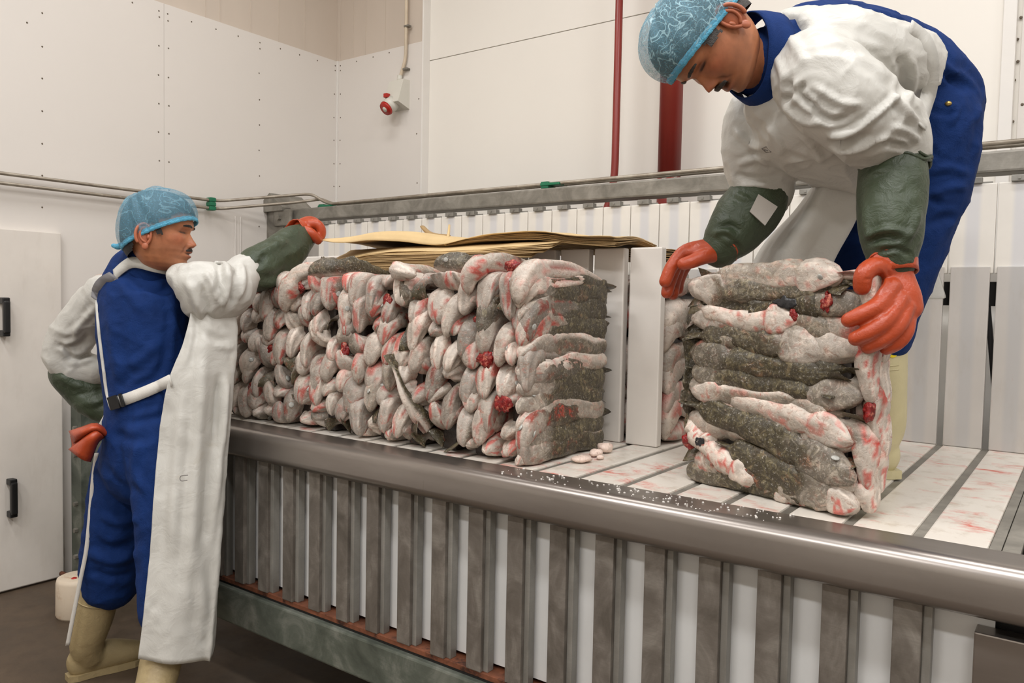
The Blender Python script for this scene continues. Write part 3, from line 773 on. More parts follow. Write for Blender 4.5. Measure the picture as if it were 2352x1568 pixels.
class Block:
    """local axes: u thickness (-hu..hu), v length (0 = front, head end), w height; mapped to world by origin and axes"""
    def __init__(s, name, origin, eu, ev, hu, lv, lw, label, cat='fish block', group=None, seed=0):
        s.o = np.asarray(origin, float); s.eu = np.asarray(eu, float); s.ev = np.asarray(ev, float); s.ew = np.array([0, 0, 1.0])
        s.hu, s.lv, s.lw, s.seed = hu, lv, lw, seed
        s.root = root(name, origin, label, cat, group)
    def world(s, P):
        P = np.asarray(P, float)
        return s.o + P[:, :1] * s.eu + P[:, 1:2] * s.ev + P[:, 2:3] * s.ew
    def press(s, P, top=True, front=True):
        P = P.copy(); e = 0.016
        nz = vnoise(np.stack([P[:, 0] * 9, P[:, 1] * 11, P[:, 2] * 13], 1), s.seed) * 0.012
        def soft(x, b, sg):
            y = sg * x - (b - e); k = y > 0
            y[k] = e * np.tanh(y[k] / e) * 0.95; return sg * (y + b - e)
        P[:, 0] = soft(P[:, 0], s.hu + nz, 1); P[:, 0] = soft(P[:, 0], s.hu - nz, -1)
        P[:, 2] = -soft(-P[:, 2], 0 * nz, 1)
        if top: P[:, 2] = soft(P[:, 2], s.lw + nz * 1.3, 1)
        if front: P[:, 1] = -soft(-P[:, 1], 0.006 + nz, 1)
        P[:, 1] = soft(P[:, 1], s.lv + nz, 1)
        return P
    def add(s, ctrl, hh, hw, eyes=False, name='fish', top=True, front=True, **kw):
        V, F, col, ey = fish(ctrl, hh, hw, **kw)
        V = s.press(V, top, front)
        o = mk(name, s.world(V), F, M['fish'], s.root, True, col)
        if eyes:
            for (p, nn) in ey:
                r = hh * 0.2
                wn = s.eu * nn[0] + s.ev * nn[1] + s.ew * nn[2]
                if wn @ (np.array([0, 0, CAM_Z]) - s.world([p])[0]) < 0: continue
                q = np.array(p); q = s.press(q[None], top, front)
                c = s.world(q)[0] + wn * 0.001
                R = np.array(Vector((0, 0, 1)).rotation_difference(Vector(wn)).to_matrix())
                Ve, Fe = ellipsoid(c, (r, r, r * 0.3), R, 14, 8); e = mk('eye', Ve, Fe, M['eye'], o, True)
        return o
    def core(s, inset=0.035):
        m = MB(); m.box((-s.hu + inset, 0.05, 0.004), (s.hu - inset, s.lv - 0.04, s.lw - 0.05), 0.01)
        bm = bmesh.new()
        o = m.build('frozen_core', M['slime']); me = o.data
        V = np.array([v.co for v in me.vertices]); F = [tuple(p.vertices) for p in me.polygons]
        bpy.data.objects.remove(o, do_unlink=True); bpy.data.meshes.remove(me); bm.free()
        return mk('frozen_core', s.world(V), F, M['slime'], s.root)
    def gut(s, c, r, seed, mat='gut', name='gut'):
        V, F = ellipsoid((0, 0, 0), r, n=26, m=18)
        d = 0.45 * vnoise(V * 45, seed) + 0.35 * vnoise(V * 110, seed + 3)
        V = V * (1 + d)[:, None] * [1, 0.7, 1] + np.asarray(c)
        return mk(name, s.world(s.press(V, False, True)), F, M[mat], s.root, True)

FISHROW = 10
ROW_LABELS = ['nearest frozen fish block of the row with its whole olive side showing',
 'second frozen fish block in the row, just left of the nearest one',
 'third frozen fish block in the row, pale bellies streaked with blood',
 'fourth frozen fish block of the row with a tail fin hanging across its face',
 'fifth frozen fish block of the row, midway along the steel edge',
 'sixth frozen fish block of the row under the flared paper sacks',
 'seventh frozen fish block of the row with a dark fish lying on its top',
 'eighth frozen fish block of the row under the left paper edge',
 'ninth frozen fish block of the row with red guts near its top',
 'tenth frozen fish block of the row beside the outstretched green sleeve',
 'farthest frozen fish block of the row behind the white apron']
def row_block(k, x, y0, label, group, detail=True, seed=0, nrow=8, hide=False):
    R = random.Random(1000 + seed)
    b = Block('frozen_fish_block', (x, y0, TZ), (1, 0, 0), (0, 1, 0), 0.064, 0.50, 0.545 - R.random() * 0.02, label, 'fish block', group, seed)
    b.core()
    side = (k == 0)
    step = 0.545 / nrow
    for i in range(nrow):
        for j in (-1, 1):
            w0 = (i + 0.55 + 0.25 * j * (1 if i % 2 else -1) * 0.6) * step + R.uniform(-0.008, 0.008)
            w0 = min(max(w0, 0.03), b.lw - 0.02)
            u0 = j * 0.031 + R.uniform(-0.008, 0.008)
            hh = R.uniform(0.043, 0.054); hw = R.uniform(0.033, 0.041)
            tails = R.random() < 0.10 and not hide
            L = b.lv
            bend = R.choice([1, 1, 1, 0.75, 0.5, -0.6, 0.25]) * R.uniform(0.75, 1.1)
            dz = 0.095 * bend
            du = R.uniform(-0.022, 0.022)
            wav = [R.uniform(-0.014, 0.014) for q in range(4)]
            if i == 0 and dz > 0.02: dz = 0.012; 
            ctrl = [(u0 + du, 0.016, w0 - dz), (u0 + du * 0.7, 0.020, w0 - dz * 0.55), (u0 + du * 0.3, 0.045, w0 - dz * 0.1), (u0, 0.10, w0 + 0.004),
                    (u0 + wav[0] * 0.6, 0.2, w0 + wav[0]), (u0 + wav[1] * 0.5, 0.3, w0 + wav[1]), (u0 * 0.9, 0.4, w0 + wav[2]), (u0 * 0.8, L - (0.05 if side else 0.03), w0 + wav[3] * 0.5 - (0.02 if side else 0))]
            vis_side = False
            if side and j > 0 and i % 2: u0 = 0.012
            if tails and not vis_side: ctrl = ctrl[::-1]
            if vis_side: u0 = 0.036
            roll = R.choice([0.5, 1.2, 2.4, 3.0, -0.6, -1.3, -2.4, 2.0]) + R.uniform(-0.3, 0.3)
            if vis_side: roll = PI / 2 + R.uniform(-0.8, 0.9)
            b.add(ctrl, hh * (1.12 if vis_side else 1), hw * (1.45 if vis_side else 1), tail=0.5 if vis_side else 0.9, roll=roll, seed=seed * 40 + i * 2 + j, m=40 if detail else 20, ns=26 if detail else 10,
                  pale=R.choice([0, 0.3, 0.7, 1.0]) if not vis_side else R.choice([0, 0, 0, 0.15, 0.5]), dark=0.5 if vis_side else R.uniform(0, 0.6), blood=R.choice([0.1, 0.3, 0.55, 0.8, 1.0]),
                  cut=0.7 if not vis_side else 0.25, headpale=R.choice([0.35, 0.7, 0.85, 0.95, 1.0]), tint=R.choice([0.62, 0.78, 0.9, 1.0, 1.05]), eyes=detail and R.random() < 0.2, full=0.85 if vis_side else 0.5)
    if side:
        for i in range(11):
            w0 = 0.026 + i * 0.0505; wv = [R.uniform(-0.012, 0.012) for q in range(5)]; dr = 0.05 * (i / 10.0) ** 2
            ctrl = [(0.024, 0.002, w0 - 0.03 * (i % 3 != 1)), (0.028, 0.018, w0 - 0.012), (0.036, 0.06, w0 + wv[0]), (0.038, 0.15, w0 + wv[1]), (0.038, 0.25, w0 + wv[2]), (0.038, 0.36, w0 + wv[3] - dr * 0.2), (0.034, 0.45, w0 - dr * 0.6)]
            pl_ = {2: 0.9, 5: 0.9, 6: 0.4}.get(i, 0.0)
            b.add(ctrl, 0.031, 0.046, s1=0.90, roll=PI / 2 + R.uniform(-0.55, 0.8) + (1.0 if pl_ else 0), seed=700 + i, m=46, ns=28, pale=pl_, dark=0.35, blood=R.uniform(0.0, 0.35), cut=0.2, headpale=R.uniform(0.55, 0.95), full=0.95, tail=0.4, eyes=i in (3, 8))
    if detail:
        for q in range(R.choice([0, 1, 1])):
            b.gut((R.uniform(-0.04, 0.04), 0.022, R.uniform(0.06, b.lw - 0.03)), (R.uniform(0.014, 0.022), 0.016, R.uniform(0.016, 0.03)), seed * 9 + q)
    return b
BX = -1.278
BLOCKS = []
for k in range(11):
    BLOCKS.append(row_block(k, BX - PITCH * k, 1.748 + rnd.uniform(-0.006, 0.006), ROW_LABELS[k], 'frozen fish blocks standing in the front row', True, seed=k + 1))
for k in range(4):
    row_block(9, PX0 + 0.01 - PITCH * k, YA + 0.06, ['dark fish block showing between the tall white plank and the held block', 'dark fish block glimpsed through the gap left of the tall plank', 'dark fish block behind the second white plank from the end', 'dark fish block behind the third white plank from the end'][k], 'fish blocks hidden behind the planks', False, seed=40 + k, nrow=8, hide=True)
# loose fish lying on the tops of the row: heads, a dark fish and a few fins
def top_fish(k, ctrl, hh, hw, **kw):
    BLOCKS[k].add(ctrl, hh, hw, top=False, front=False, m=34, ns=18, **kw)
top_fish(2, [(-0.055, 0.03, 0.555), (-0.02, 0.05, 0.562), (0.04, 0.09, 0.56), (0.03, 0.2, 0.55), (0.03, 0.36, 0.54)], 0.036, 0.034, roll=0.3, seed=901, dark=0.8, headpale=0.15, blood=0.1, eyes=True)
top_fish(1, [(-0.02, 0.0, 0.47), (-0.015, 0.0, 0.52), (0.02, 0.03, 0.558), (0.05, 0.1, 0.56), (0.05, 0.3, 0.54)], 0.036, 0.032, roll=2.6, seed=902, pale=1, blood=0.9, headpale=0.9)
top_fish(0, [(0.02, -0.004, 0.445), (0.025, 0.004, 0.50), (0.03, 0.05, 0.535), (0.035, 0.15, 0.545), (0.04, 0.32, 0.535), (0.05, 0.47, 0.50)], 0.044, 0.036, roll=-1.2, seed=903, dark=0.5, headpale=0.8, blood=0.2, eyes=True)
top_fish(3, [(0.04, 0.0, 0.525), (0.0, -0.002, 0.535), (-0.05, 0.02, 0.54), (-0.04, 0.1, 0.54), (-0.03, 0.3, 0.53)], 0.032, 0.030, roll=1.4, seed=904, pale=0.9, blood=0.5, headpale=0.9)
top_fish(6, [(-0.055, 0.0, 0.53), (-0.03, 0.02, 0.545), (0.03, 0.05, 0.555), (0.04, 0.14, 0.55), (0.03, 0.34, 0.54)], 0.036, 0.036, roll=0.2, seed=905, dark=0.9, headpale=0.2, blood=0.1)
top_fish(7, [(-0.05, 0.0, 0.40), (-0.04, 0.0, 0.45), (0.0, 0.02, 0.53), (0.04, 0.1, 0.545), (0.05, 0.3, 0.53)], 0.044, 0.038, roll=2.8, seed=906, pale=1.0, blood=0.7, headpale=0.9)
BLOCKS[7].gut((-0.005, 0.010, 0.49), (0.036, 0.022, 0.032), 77)
BLOCKS[1].gut((0.02, 0.008, 0.40), (0.028, 0.014, 0.022), 78); BLOCKS[1].gut((0.04, 0.008, 0.29), (0.03, 0.014, 0.024), 79)
BLOCKS[0].gut((-0.02, 0.03, 0.548), (0.03, 0.022, 0.016), 80); BLOCKS[0].gut((-0.03, 0.006, 0.17), (0.03, 0.014, 0.024), 81)
# long tail hanging over the fourth block
top_fish(3, [(0.05, 0.06, 0.06), (0.035, 0.03, 0.10), (0.01, -0.006, 0.16), (-0.02, -0.012, 0.22), (-0.05, -0.012, 0.285)], 0.034, 0.026, roll=0.4, seed=907, dark=0.7, blood=0.0, s0=0.45, headpale=0)
for (k, uu, ww, hgt, tl) in ((7, 0.045, 0.50, 0.095, 0.012), (6, -0.005, 0.50, 0.095, -0.055)):
    c0 = BLOCKS[k]
    m = [(uu - 0.016, 0.07, ww), (uu + 0.018, 0.05, ww), (uu + tl + 0.014, 0.05, ww + hgt * 0.8), (uu + tl - 0.004, 0.07, ww + hgt)]
    m2 = [(p[0], p[1] + 0.006, p[2]) for p in m]
    mk('tail_fin', c0.world(m + m2), [(0, 1, 2, 3), (7, 6, 5, 4), (0, 4, 5, 1), (1, 5, 6, 2), (2, 6, 7, 3), (3, 7, 4, 0)], M['fish'], c0.root, False, np.tile(np.append(OLIVE * 0.5, 1), (8, 1)))

# ---- the block being moved
ang = math.radians(164.0)
EV = np.array([math.cos(ang), math.sin(ang), 0]); EU = np.array([-EV[1] * -1, EV[0] * -1, 0])
EU = np.array([math.sin(ang), -math.cos(ang), 0])
HB = Block('frozen_fish_block', (-0.358, 1.815, TZ), EU, EV, 0.060, 0.50, 0.535, 'frozen fish block held upright between two orange gloves', 'fish block', None, 71)
HB.core(0.04)
def hb(v0, v1, w0, w1, hh, hw, roll, flip=False, sag=0.0, u=-0.036, bendh=0.0, **kw):
    """fish from head (v0,w0) to tail (v1,w1) on the near face"""
    ks = np.linspace(0, 1, 6)
    ctrl = [(u + (0.012 * math.sin(PI * t)), v0 + (v1 - v0) * t, w0 + (w1 - w0) * t + sag * math.sin(PI * t) + bendh * max(0, 0.25 - t) * 4) for t in ks]
    kw.setdefault('full', 0.7); kw.setdefault('m', 46); kw.setdefault('ns', 28); kw.setdefault('blood', 0.2)
    return HB.add(ctrl, hh, hw * 1.35, roll=(-roll if v1 > v0 else roll), **kw)
SIDE = PI / 2
hb(0.49, 0.06, 0.500, 0.495, 0.040, 0.036, SIDE + 0.5, sag=-0.008, seed=201, pale=0.2, headpale=0.95, blood=0.15)
hb(0.07, 0.45, 0.520, 0.525, 0.034, 0.032, SIDE - 0.9, sag=0.006, seed=202, pale=0.8, headpale=0.9, blood=0.25, top=False, eyes=True)
hb(0.16, 0.48, 0.432, 0.455, 0.036, 0.034, SIDE + 1.4, sag=-0.028, seed=203, pale=1.0, headpale=0.9, blood=0.55)
hb(0.12, 0.30, 0.462, 0.455, 0.028, 0.030, SIDE - 0.3, seed=204, dark=1.0, headpale=0.0, blood=0.1, s0=0.3, s1=0.75)
hb(0.10, 0.49, 0.352, 0.375, 0.044, 0.036, SIDE + 0.4, sag=0.012, seed=205, dark=0.3, pale=0.1, headpale=0.9, blood=0.15)
hb(0.47, 0.05, 0.330, 0.300, 0.042, 0.036, SIDE - 0.3, sag=0.0, seed=206, dark=0.6, headpale=0.3, blood=0.1, tail=1.7)
hb(0.47, 0.07, 0.283, 0.262, 0.036, 0.036, SIDE + 0.2, seed=207, dark=0.2, headpale=0.4, blood=0.1, stripe=1.0, tail=1.8)
hb(0.47, 0.12, 0.232, 0.240, 0.030, 0.032, SIDE + 1.1, seed=208, pale=0.7, headpale=0.8, blood=0.3)
hb(0.03, 0.40, 0.165, 0.225, 0.036, 0.034, SIDE + 1.2, sag=0.012, seed=209, pale=1.0, headpale=0.9, blood=0.4)
hb(0.02, 0.50, 0.085, 0.205, 0.046, 0.038, SIDE + 0.05, sag=0.014, seed=210, dark=0.5, headpale=0.45, blood=0.15, eyes=True, u=-0.042, cut=0.2)
hb(0.06, 0.38, 0.040, 0.115, 0.043, 0.038, SIDE - 0.1, sag=-0.004, seed=211, dark=0.45, headpale=0.5, blood=0.1, eyes=True, u=-0.040, cut=0.2)
hb(0.26, 0.50, 0.040, 0.150, 0.036, 0.034, SIDE + 1.6, sag=-0.016, seed=212, pale=1.0, headpale=0.9, blood=0.6)
hb(0.40, 0.49, 0.100, 0.160, 0.028, 0.032, SIDE + 1.8, seed=213, pale=0.8, headpale=0.9, blood=0.8)
hb(0.22, 0.08, 0.010, 0.016, 0.018, 0.03, SIDE, seed=214, pale=0.8, headpale=0.9, blood=0.9)
hb(0.46, 0.14, 0.060, 0.05, 0.036, 0.034, SIDE - 0.2, u=-0.026, seed=266, dark=0.4, headpale=0.8, full=0.9, blood=0.5)
R_ = random.Random(8)
for i in range(11):
    w0 = 0.022 + i * 0.0485; tl_ = 0.05 * (1 - i / 10) * (i > 1)
    hb(0.02 if i % 2 else 0.49, 0.49 if i % 2 else 0.02, w0 + (0 if i % 2 else tl_), w0 + (tl_ if i % 2 else 0), 0.036, 0.034, SIDE * 1 + R_.uniform(-0.5, 0.9), sag=R_.uniform(-0.012, 0.012), u=-0.022, seed=270 + i, dark=R_.uniform(0.1, 0.6), pale=R_.choice([0, 0, 0.5, 0.9]), headpale=R_.uniform(0.2, 0.9), blood=R_.uniform(0.05, 0.4), full=0.95, cut=0.2)
# left end, curled bodies
hb(0.505, 0.49, 0.16, 0.37, 0.030, 0.045, SIDE, u=-0.01, seed=215, dark=0.8, headpale=0.3, blood=0.1, eyes=True, s1=0.8)
hb(0.50, 0.47, 0.43, 0.37, 0.03, 0.045, SIDE, u=0.0, seed=216, dark=0.6, blood=0.2, s1=0.8)
# right end: heads turned over the end face
for q, (w0, w1, uu, pl) in enumerate(((0.06, 0.17, -0.012, 0.6), (0.155, 0.27, 0.018, 0.9), (0.25, 0.385, -0.022, 0.9), (0.33, 0.44, 0.026, 0.4), (0.42, 0.52, -0.020, 0.6), (0.05, 0.13, 0.034, 0.9), (0.24, 0.32, 0.036, 0.7), (0.12, 0.21, 0.036, 1.0))):
    HB.add([(uu, 0.008, w0), (uu, 0.004, w0 * 0.6 + w1 * 0.4), (uu * 0.9, 0.016, w1), (uu * 0.8, 0.06, w1 + 0.02), (uu, 0.16, w1 + 0.02), (uu, 0.30, w1 + 0.01)], 0.034, 0.030, roll=1.2 + q * 0.8, seed=230 + q, m=36, ns=16, pale=pl, headpale=0.95, blood=0.75, dark=0.2)
hb(0.015, 0.24, 0.030, 0.034, 0.034, 0.034, SIDE + 1.0, u=-0.036, seed=261, pale=0.9, headpale=0.95, blood=0.6)
HB.add([(0.0, 0.006, 0.012), (0.0, 0.012, 0.05), (0.01, 0.05, 0.075), (0.01, 0.2, 0.06)], 0.032, 0.036, roll=2.2, seed=262, m=36, ns=18, pale=0.8, headpale=0.95, blood=0.6)
# far layer
R_ = random.Random(5)
for i in range(9):
    w0 = 0.035 + i * 0.057
    HB.add([(0.030, 0.03, w0), (0.032, 0.12, w0 + R_.uniform(-0.01, 0.01)), (0.034, 0.28, w0 + R_.uniform(-0.01, 0.01)), (0.03, 0.49, w0)][:: 1 if i % 2 else -1], 0.040, 0.034, roll=-SIDE + R_.uniform(-0.8, 0.8), seed=250 + i, m=26, ns=14, pale=R_.choice([0, 0.5, 1]), headpale=0.7, blood=0.4)
for (vv, uu, ww, rr) in ((0.005, -0.02, 0.235, 0.020), (0.004, 0.0, 0.12, 0.026), (0.004, 0.01, 0.375, 0.022), (0.10, -0.046, 0.462, 0.022), (0.18, -0.050, 0.435, 0.016), (0.47, -0.036, 0.105, 0.026)):
    HB.gut((uu, vv, ww), (rr * 0.7, rr, rr), int(ww * 1000))
M['membrane'] = plain('black_belly_membrane', (38, 38, 40), 0.25, var=0.3, scale=60, bump=0.3, bscale=150)
for (vv, ww, ra, rb) in ((0.425, 0.108, 0.022, 0.012), (0.20, 0.462, 0.040, 0.013)):
    HB.gut((-0.058, vv, ww), (0.010, ra, rb), int(vv * 977), 'membrane', 'belly_membrane')
# crumbs of ice and fish on the table
m = MB(); R_ = random.Random(11)
for i in range(150):
    t = R_.random(); x = -1.25 + 0.75 * t; y = R_.uniform(1.64, 1.735)
    s = R_.uniform(0.001, 0.0035); V, F = ellipsoid((x, y, TZ + s * 0.4 + 0.001), (s, s * 0.8, s * 0.6), n=5, m=3); m.add(V, F)
tag(m.build('ice_crumbs', M['ice']), 'scattered white ice crumbs on the steel table edge', 'ice', kind='stuff')
for i, (x, y, s, lab) in enumerate(((-1.15, 1.92, 0.028, 'flat pinkish scrap of fish on the slats beside the nearest block'), (-1.16, 2.02, 0.020, 'small pale fish scrap behind the flat pinkish one'), (-1.17, 2.09, 0.024, 'pale knobbly fish scrap nearest the white plank'), (-1.13, 1.99, 0.012, 'tiny pale fish crumb on the slat'))):
    V, F = ellipsoid((0, 0, 0), (s, s * 1.3, s * (0.35 if i == 0 else 0.6)), n=14, m=8)
    V = V * (1 + 0.35 * vnoise(V * 50, 300 + i))[:, None]; V = V - [0, 0, V[:, 2].min()] + np.array([x, y, TZ + 0.0005])
    o = mk('fish_scrap', V, F, M['fish'], None, True, np.tile(np.append(FLESH * 0.8 + PINK * 0.2, 0), (len(V), 1))); tag(o, lab, 'fish scrap', 'fish scraps on the slats')
# ================================================================== people: materials and builders
n = NT('skin'); at = n.new('ShaderNodeVertexColor'); at.layer_name = 'Col'
f = n.noise(n.world(), 60, 5); f2 = n.noise(n.world(), 420, 3)
c = n.mix(0.5, at.outputs['Color'], n.ramp(f, [(0.3, (0.72, 0.70, 0.70)), (0.7, (1.12, 1.08, 1.06))]), 'MULTIPLY')
n.base(c); n.set(Roughness=0.42); n.b.inputs['Subsurface Weight'].default_value = 0.12
n.b.inputs['Subsurface Radius'].default_value = (0.01, 0.004, 0.002); n.bump(f2, 0.18, 0.001); M['skin'] = n.m
def cloth(name, c, rough, var=0.08, scale=9, bump=0.15, bscale=25, weave=0, dirt=None, dirt_at=(0.6, 0.8), dscale=5, spec=0.4):
    n = NT(name); a = s2l(c); co = n.world()
    f = n.noise(co, scale, 6, 0.6, 0.4); g = n.noise(co, bscale, 5, 0.6, 0.8)
    cc = n.ramp(f, [(0.3, tuple(x * (1 - var) for x in a)), (0.7, tuple(min(1, x * (1 + var)) for x in a))])
    if dirt is not None:
        d = n.noise(co, dscale, 9, 0.72, 0.6); cc = n.mix(n.ramp(d, [(dirt_at[0], 0.0), (dirt_at[1], 0.8)]), cc, s2l(dirt))
    n.base(cc); n.set(Roughness=rough); n.b.inputs['Specular IOR Level'].default_value = spec
    if weave:
        w = n.noise(co, weave, 2); ad = n.new('ShaderNodeMath', operation='MULTIPLY_ADD'); n.link(w, ad.inputs[0]); ad.inputs[1].default_value = 0.25; n.link(g, ad.inputs[2]); g = ad.outputs[0]
    n.bump(g, bump, 0.02); return n.m
M['blue'] = cloth('royal_blue_workwear', (16, 46, 100), 0.8, 0.14, 14, 0.35, 22, 500, spec=0.2)
M['apron'] = cloth('white_rubberised_apron', (198, 196, 189), 0.42, 0.04, 5, 0.22, 14, dirt=(176, 166, 146), dirt_at=(0.62, 0.85), dscale=6)
M['gaunt'] = cloth('dark_green_oilskin', (60, 70, 52), 0.42, 0.2, 10, 0.35, 26, dirt=(104, 110, 92), dirt_at=(0.62, 0.8), dscale=16)
M['glove'] = cloth('orange_rubber', (176, 70, 36), 0.33, 0.10, 20, 0.15, 60, dirt=(130, 48, 28), dirt_at=(0.56, 0.8), dscale=14, spec=0.5)
M['boot'] = cloth('tan_rubber_boot', (164, 146, 108), 0.45, 0.10, 12, 0.15, 30, dirt=(120, 100, 66), dirt_at=(0.52, 0.8), dscale=7)
M['boot_pale'] = cloth('cream_rubber_boot', (202, 192, 152), 0.42, 0.06, 12, 0.1, 30, dirt=(150, 132, 84), dirt_at=(0.6, 0.85), dscale=7)
M['hair'] = plain('black_hair', (34, 30, 28), 0.55, var=0.5, scale=90, stretch=(1, 1, 4), bump=0.6, bscale=300)
M['hair_grey'] = plain('greying_black_hair', (52, 47, 43), 0.55, var=0.5, scale=120, bump=0.6, bscale=300)
M['strap'] = plain('white_webbing', (212, 208, 200), 0.6, var=0.04, bump=0.3, bscale=400)
M['patch'] = plain('pale_grey_label_patch', (184, 178, 170), 0.6, var=0.05)
M['lining'] = plain('grey_apron_lining', (120, 118, 120), 0.6, var=0.08)
M['yellow'] = plain('yellow_sticker', (238, 214, 20), 0.5, var=0.03)
M['green_ink'] = plain('green_print', (110, 176, 120), 0.6)
M['grey_ink'] = plain('grey_pen_mark', (120, 116, 112), 0.7)
M['brass'] = plain('brass_stud', (196, 166, 98), 0.3, 0.8)
def net_mat(name, sc1, sc2, line, alpha, base, light):
    n = NT(name); co = n.coord('Object')
    f = n.noise(co, sc2, 3, 0.5, 1.2); l = n.noise(co, sc1, 2, 0.5, 0.8); g = n.noise(co, 260, 3, 0.7)
    outs = []
    for src, w, s_ in ((l, 0.022, 1.0), (f, 0.016, 0.7)):
        a = n.new('ShaderNodeMath', operation='SUBTRACT'); n.link(src, a.inputs[0]); a.inputs[1].default_value = 0.5
        b = n.new('ShaderNodeMath', operation='ABSOLUTE'); n.link(a.outputs[0], b.inputs[0]); outs.append(n.ramp(b.outputs[0], [(0.0, s_ * line), (w, 0.0)]))
    mx = n.mix(1.0, outs[0], outs[1], 'LIGHTEN')
    n.base(n.mix(mx, s2l(base), s2l(light))); n.set(Roughness=0.55)
    tr = n.new('ShaderNodeBsdfTransparent'); ms = n.new('ShaderNodeMixShader')
    al = n.mix(mx, n.ramp(g, [(0.35, alpha - 0.10), (0.65, alpha + 0.10)]), (0.85, 0.85, 0.85))
    n.link(al, ms.inputs[0]); n.link(tr.outputs[0], ms.inputs[1]); n.link(n.b.outputs[0], ms.inputs[2]); n.link(ms.outputs[0], n.out.inputs['Surface'])
    return n.m
M['net'] = net_mat('blue_hairnet_gauze', 22, 48, 0.9, 0.40, (112, 168, 190), (188, 224, 234))
M['net_plain'] = net_mat('plain_blue_hairnet_gauze', 14, 60, 0.35, 0.40, (104, 160, 184), (170, 212, 226))
M['net_band'] = cloth('blue_elastic_band', (96, 178, 212), 0.6, 0.15, 60, 0.5, 140)

def to_px(V):
    c = (V - np.array([0, 0, CAM_Z])) @ RW
    return np.stack([IMG_W / 2 + FOC * c[:, 0] / c[:, 2], IMG_H / 2 + FOC * c[:, 1] / c[:, 2]], 1), c[:, 2]
def folds_seen(V, F, creases, side=1):
    """raise or sink folds along lines read off the photograph, on the side of the cloth turned to the camera"""
    N = vnormals(V, F); q, dep = to_px(V); view = V - np.array([0, 0, CAM_Z])
    facing = -(N * view).sum(1) / np.linalg.norm(view, axis=1)
    wgt = np.clip(facing * 2.5 + 0.3, 0, 1); D = np.zeros(len(V)); Q3 = np.hstack([q, np.zeros((len(q), 1))])
    for poly, w, amp in creases:
        P = catmull([(p[0], p[1], 0) for p in poly], 10)
        idx = np.where((q[:, 0] > P[:, 0].min() - 3 * w) & (q[:, 0] < P[:, 0].max() + 3 * w) & (q[:, 1] > P[:, 1].min() - 3 * w) & (q[:, 1] < P[:, 1].max() + 3 * w) & (wgt > 0))[0]
        if len(idx) == 0: continue
        d, t = seg_dist(Q3[idx], P); x = d / w; tp = np.clip(np.minimum(t, 1 - t) * 5, 0.1, 1)
        D[idx] += amp * tp * (np.exp(-x * x) - 0.3 * np.exp(-((x - 1.7) / 0.8) ** 2)) * wgt[idx]
    return V + N * D[:, None]
def jitter_cloth(V, F, amp, scale, seed, octv=3):
    N = vnormals(V, F); return V + N * (amp * fbm(V, scale, seed, octv))[:, None]
def ridge_cloth(V, F, amp, scale, seed, stretch=(1, 1, 1), sharp=0.25):
    """stiff cloth: sharp-crested random folds"""
    N = vnormals(V, F); q = V * np.asarray(stretch) * scale + seed * 7.1
    a = np.array([noise.noise(Vector(p)) for p in q]); b = np.array([noise.noise(Vector(p * 2.3 + 5)) for p in q])
    h = np.exp(-np.abs(a) / sharp) - 0.45 + 0.45 * (np.exp(-np.abs(b) / sharp) - 0.45)
    return V + N * (amp * h)[:, None]
def U(p): return unproj(*p)
from mathutils.bvhtree import BVHTree
class Surf:
    def __init__(s, V, F): s.t = BVHTree.FromPolygons([Vector(v) for v in V], [tuple(q) for q in F]); s.last = 2.0
    def at(s, x, y, off=0.004, d=None):
        p = unproj(x, y, 1.0); o = np.array([0, 0, CAM_Z]); v = p - o; v /= np.linalg.norm(v)
        hit = s.t.ray_cast(Vector(o), Vector(v))
        if hit[0] is None: return unproj(x, y, s.last if d is None else d)
        q = np.array(hit[0]); s.last = float((q - o) @ CAM_F); return q - v * off
    def line(s, pts, n, off=0.004):
        P = catmull([(a, b, 0) for a, b in pts], n); return np.array([s.at(p[0], p[1], off) for p in P])
def px_limb(pts, r, m=28, n=20, up=(0, 0, 1), ends=4):
    return limb([U(p) for p in pts], r, m, n, up, ends)

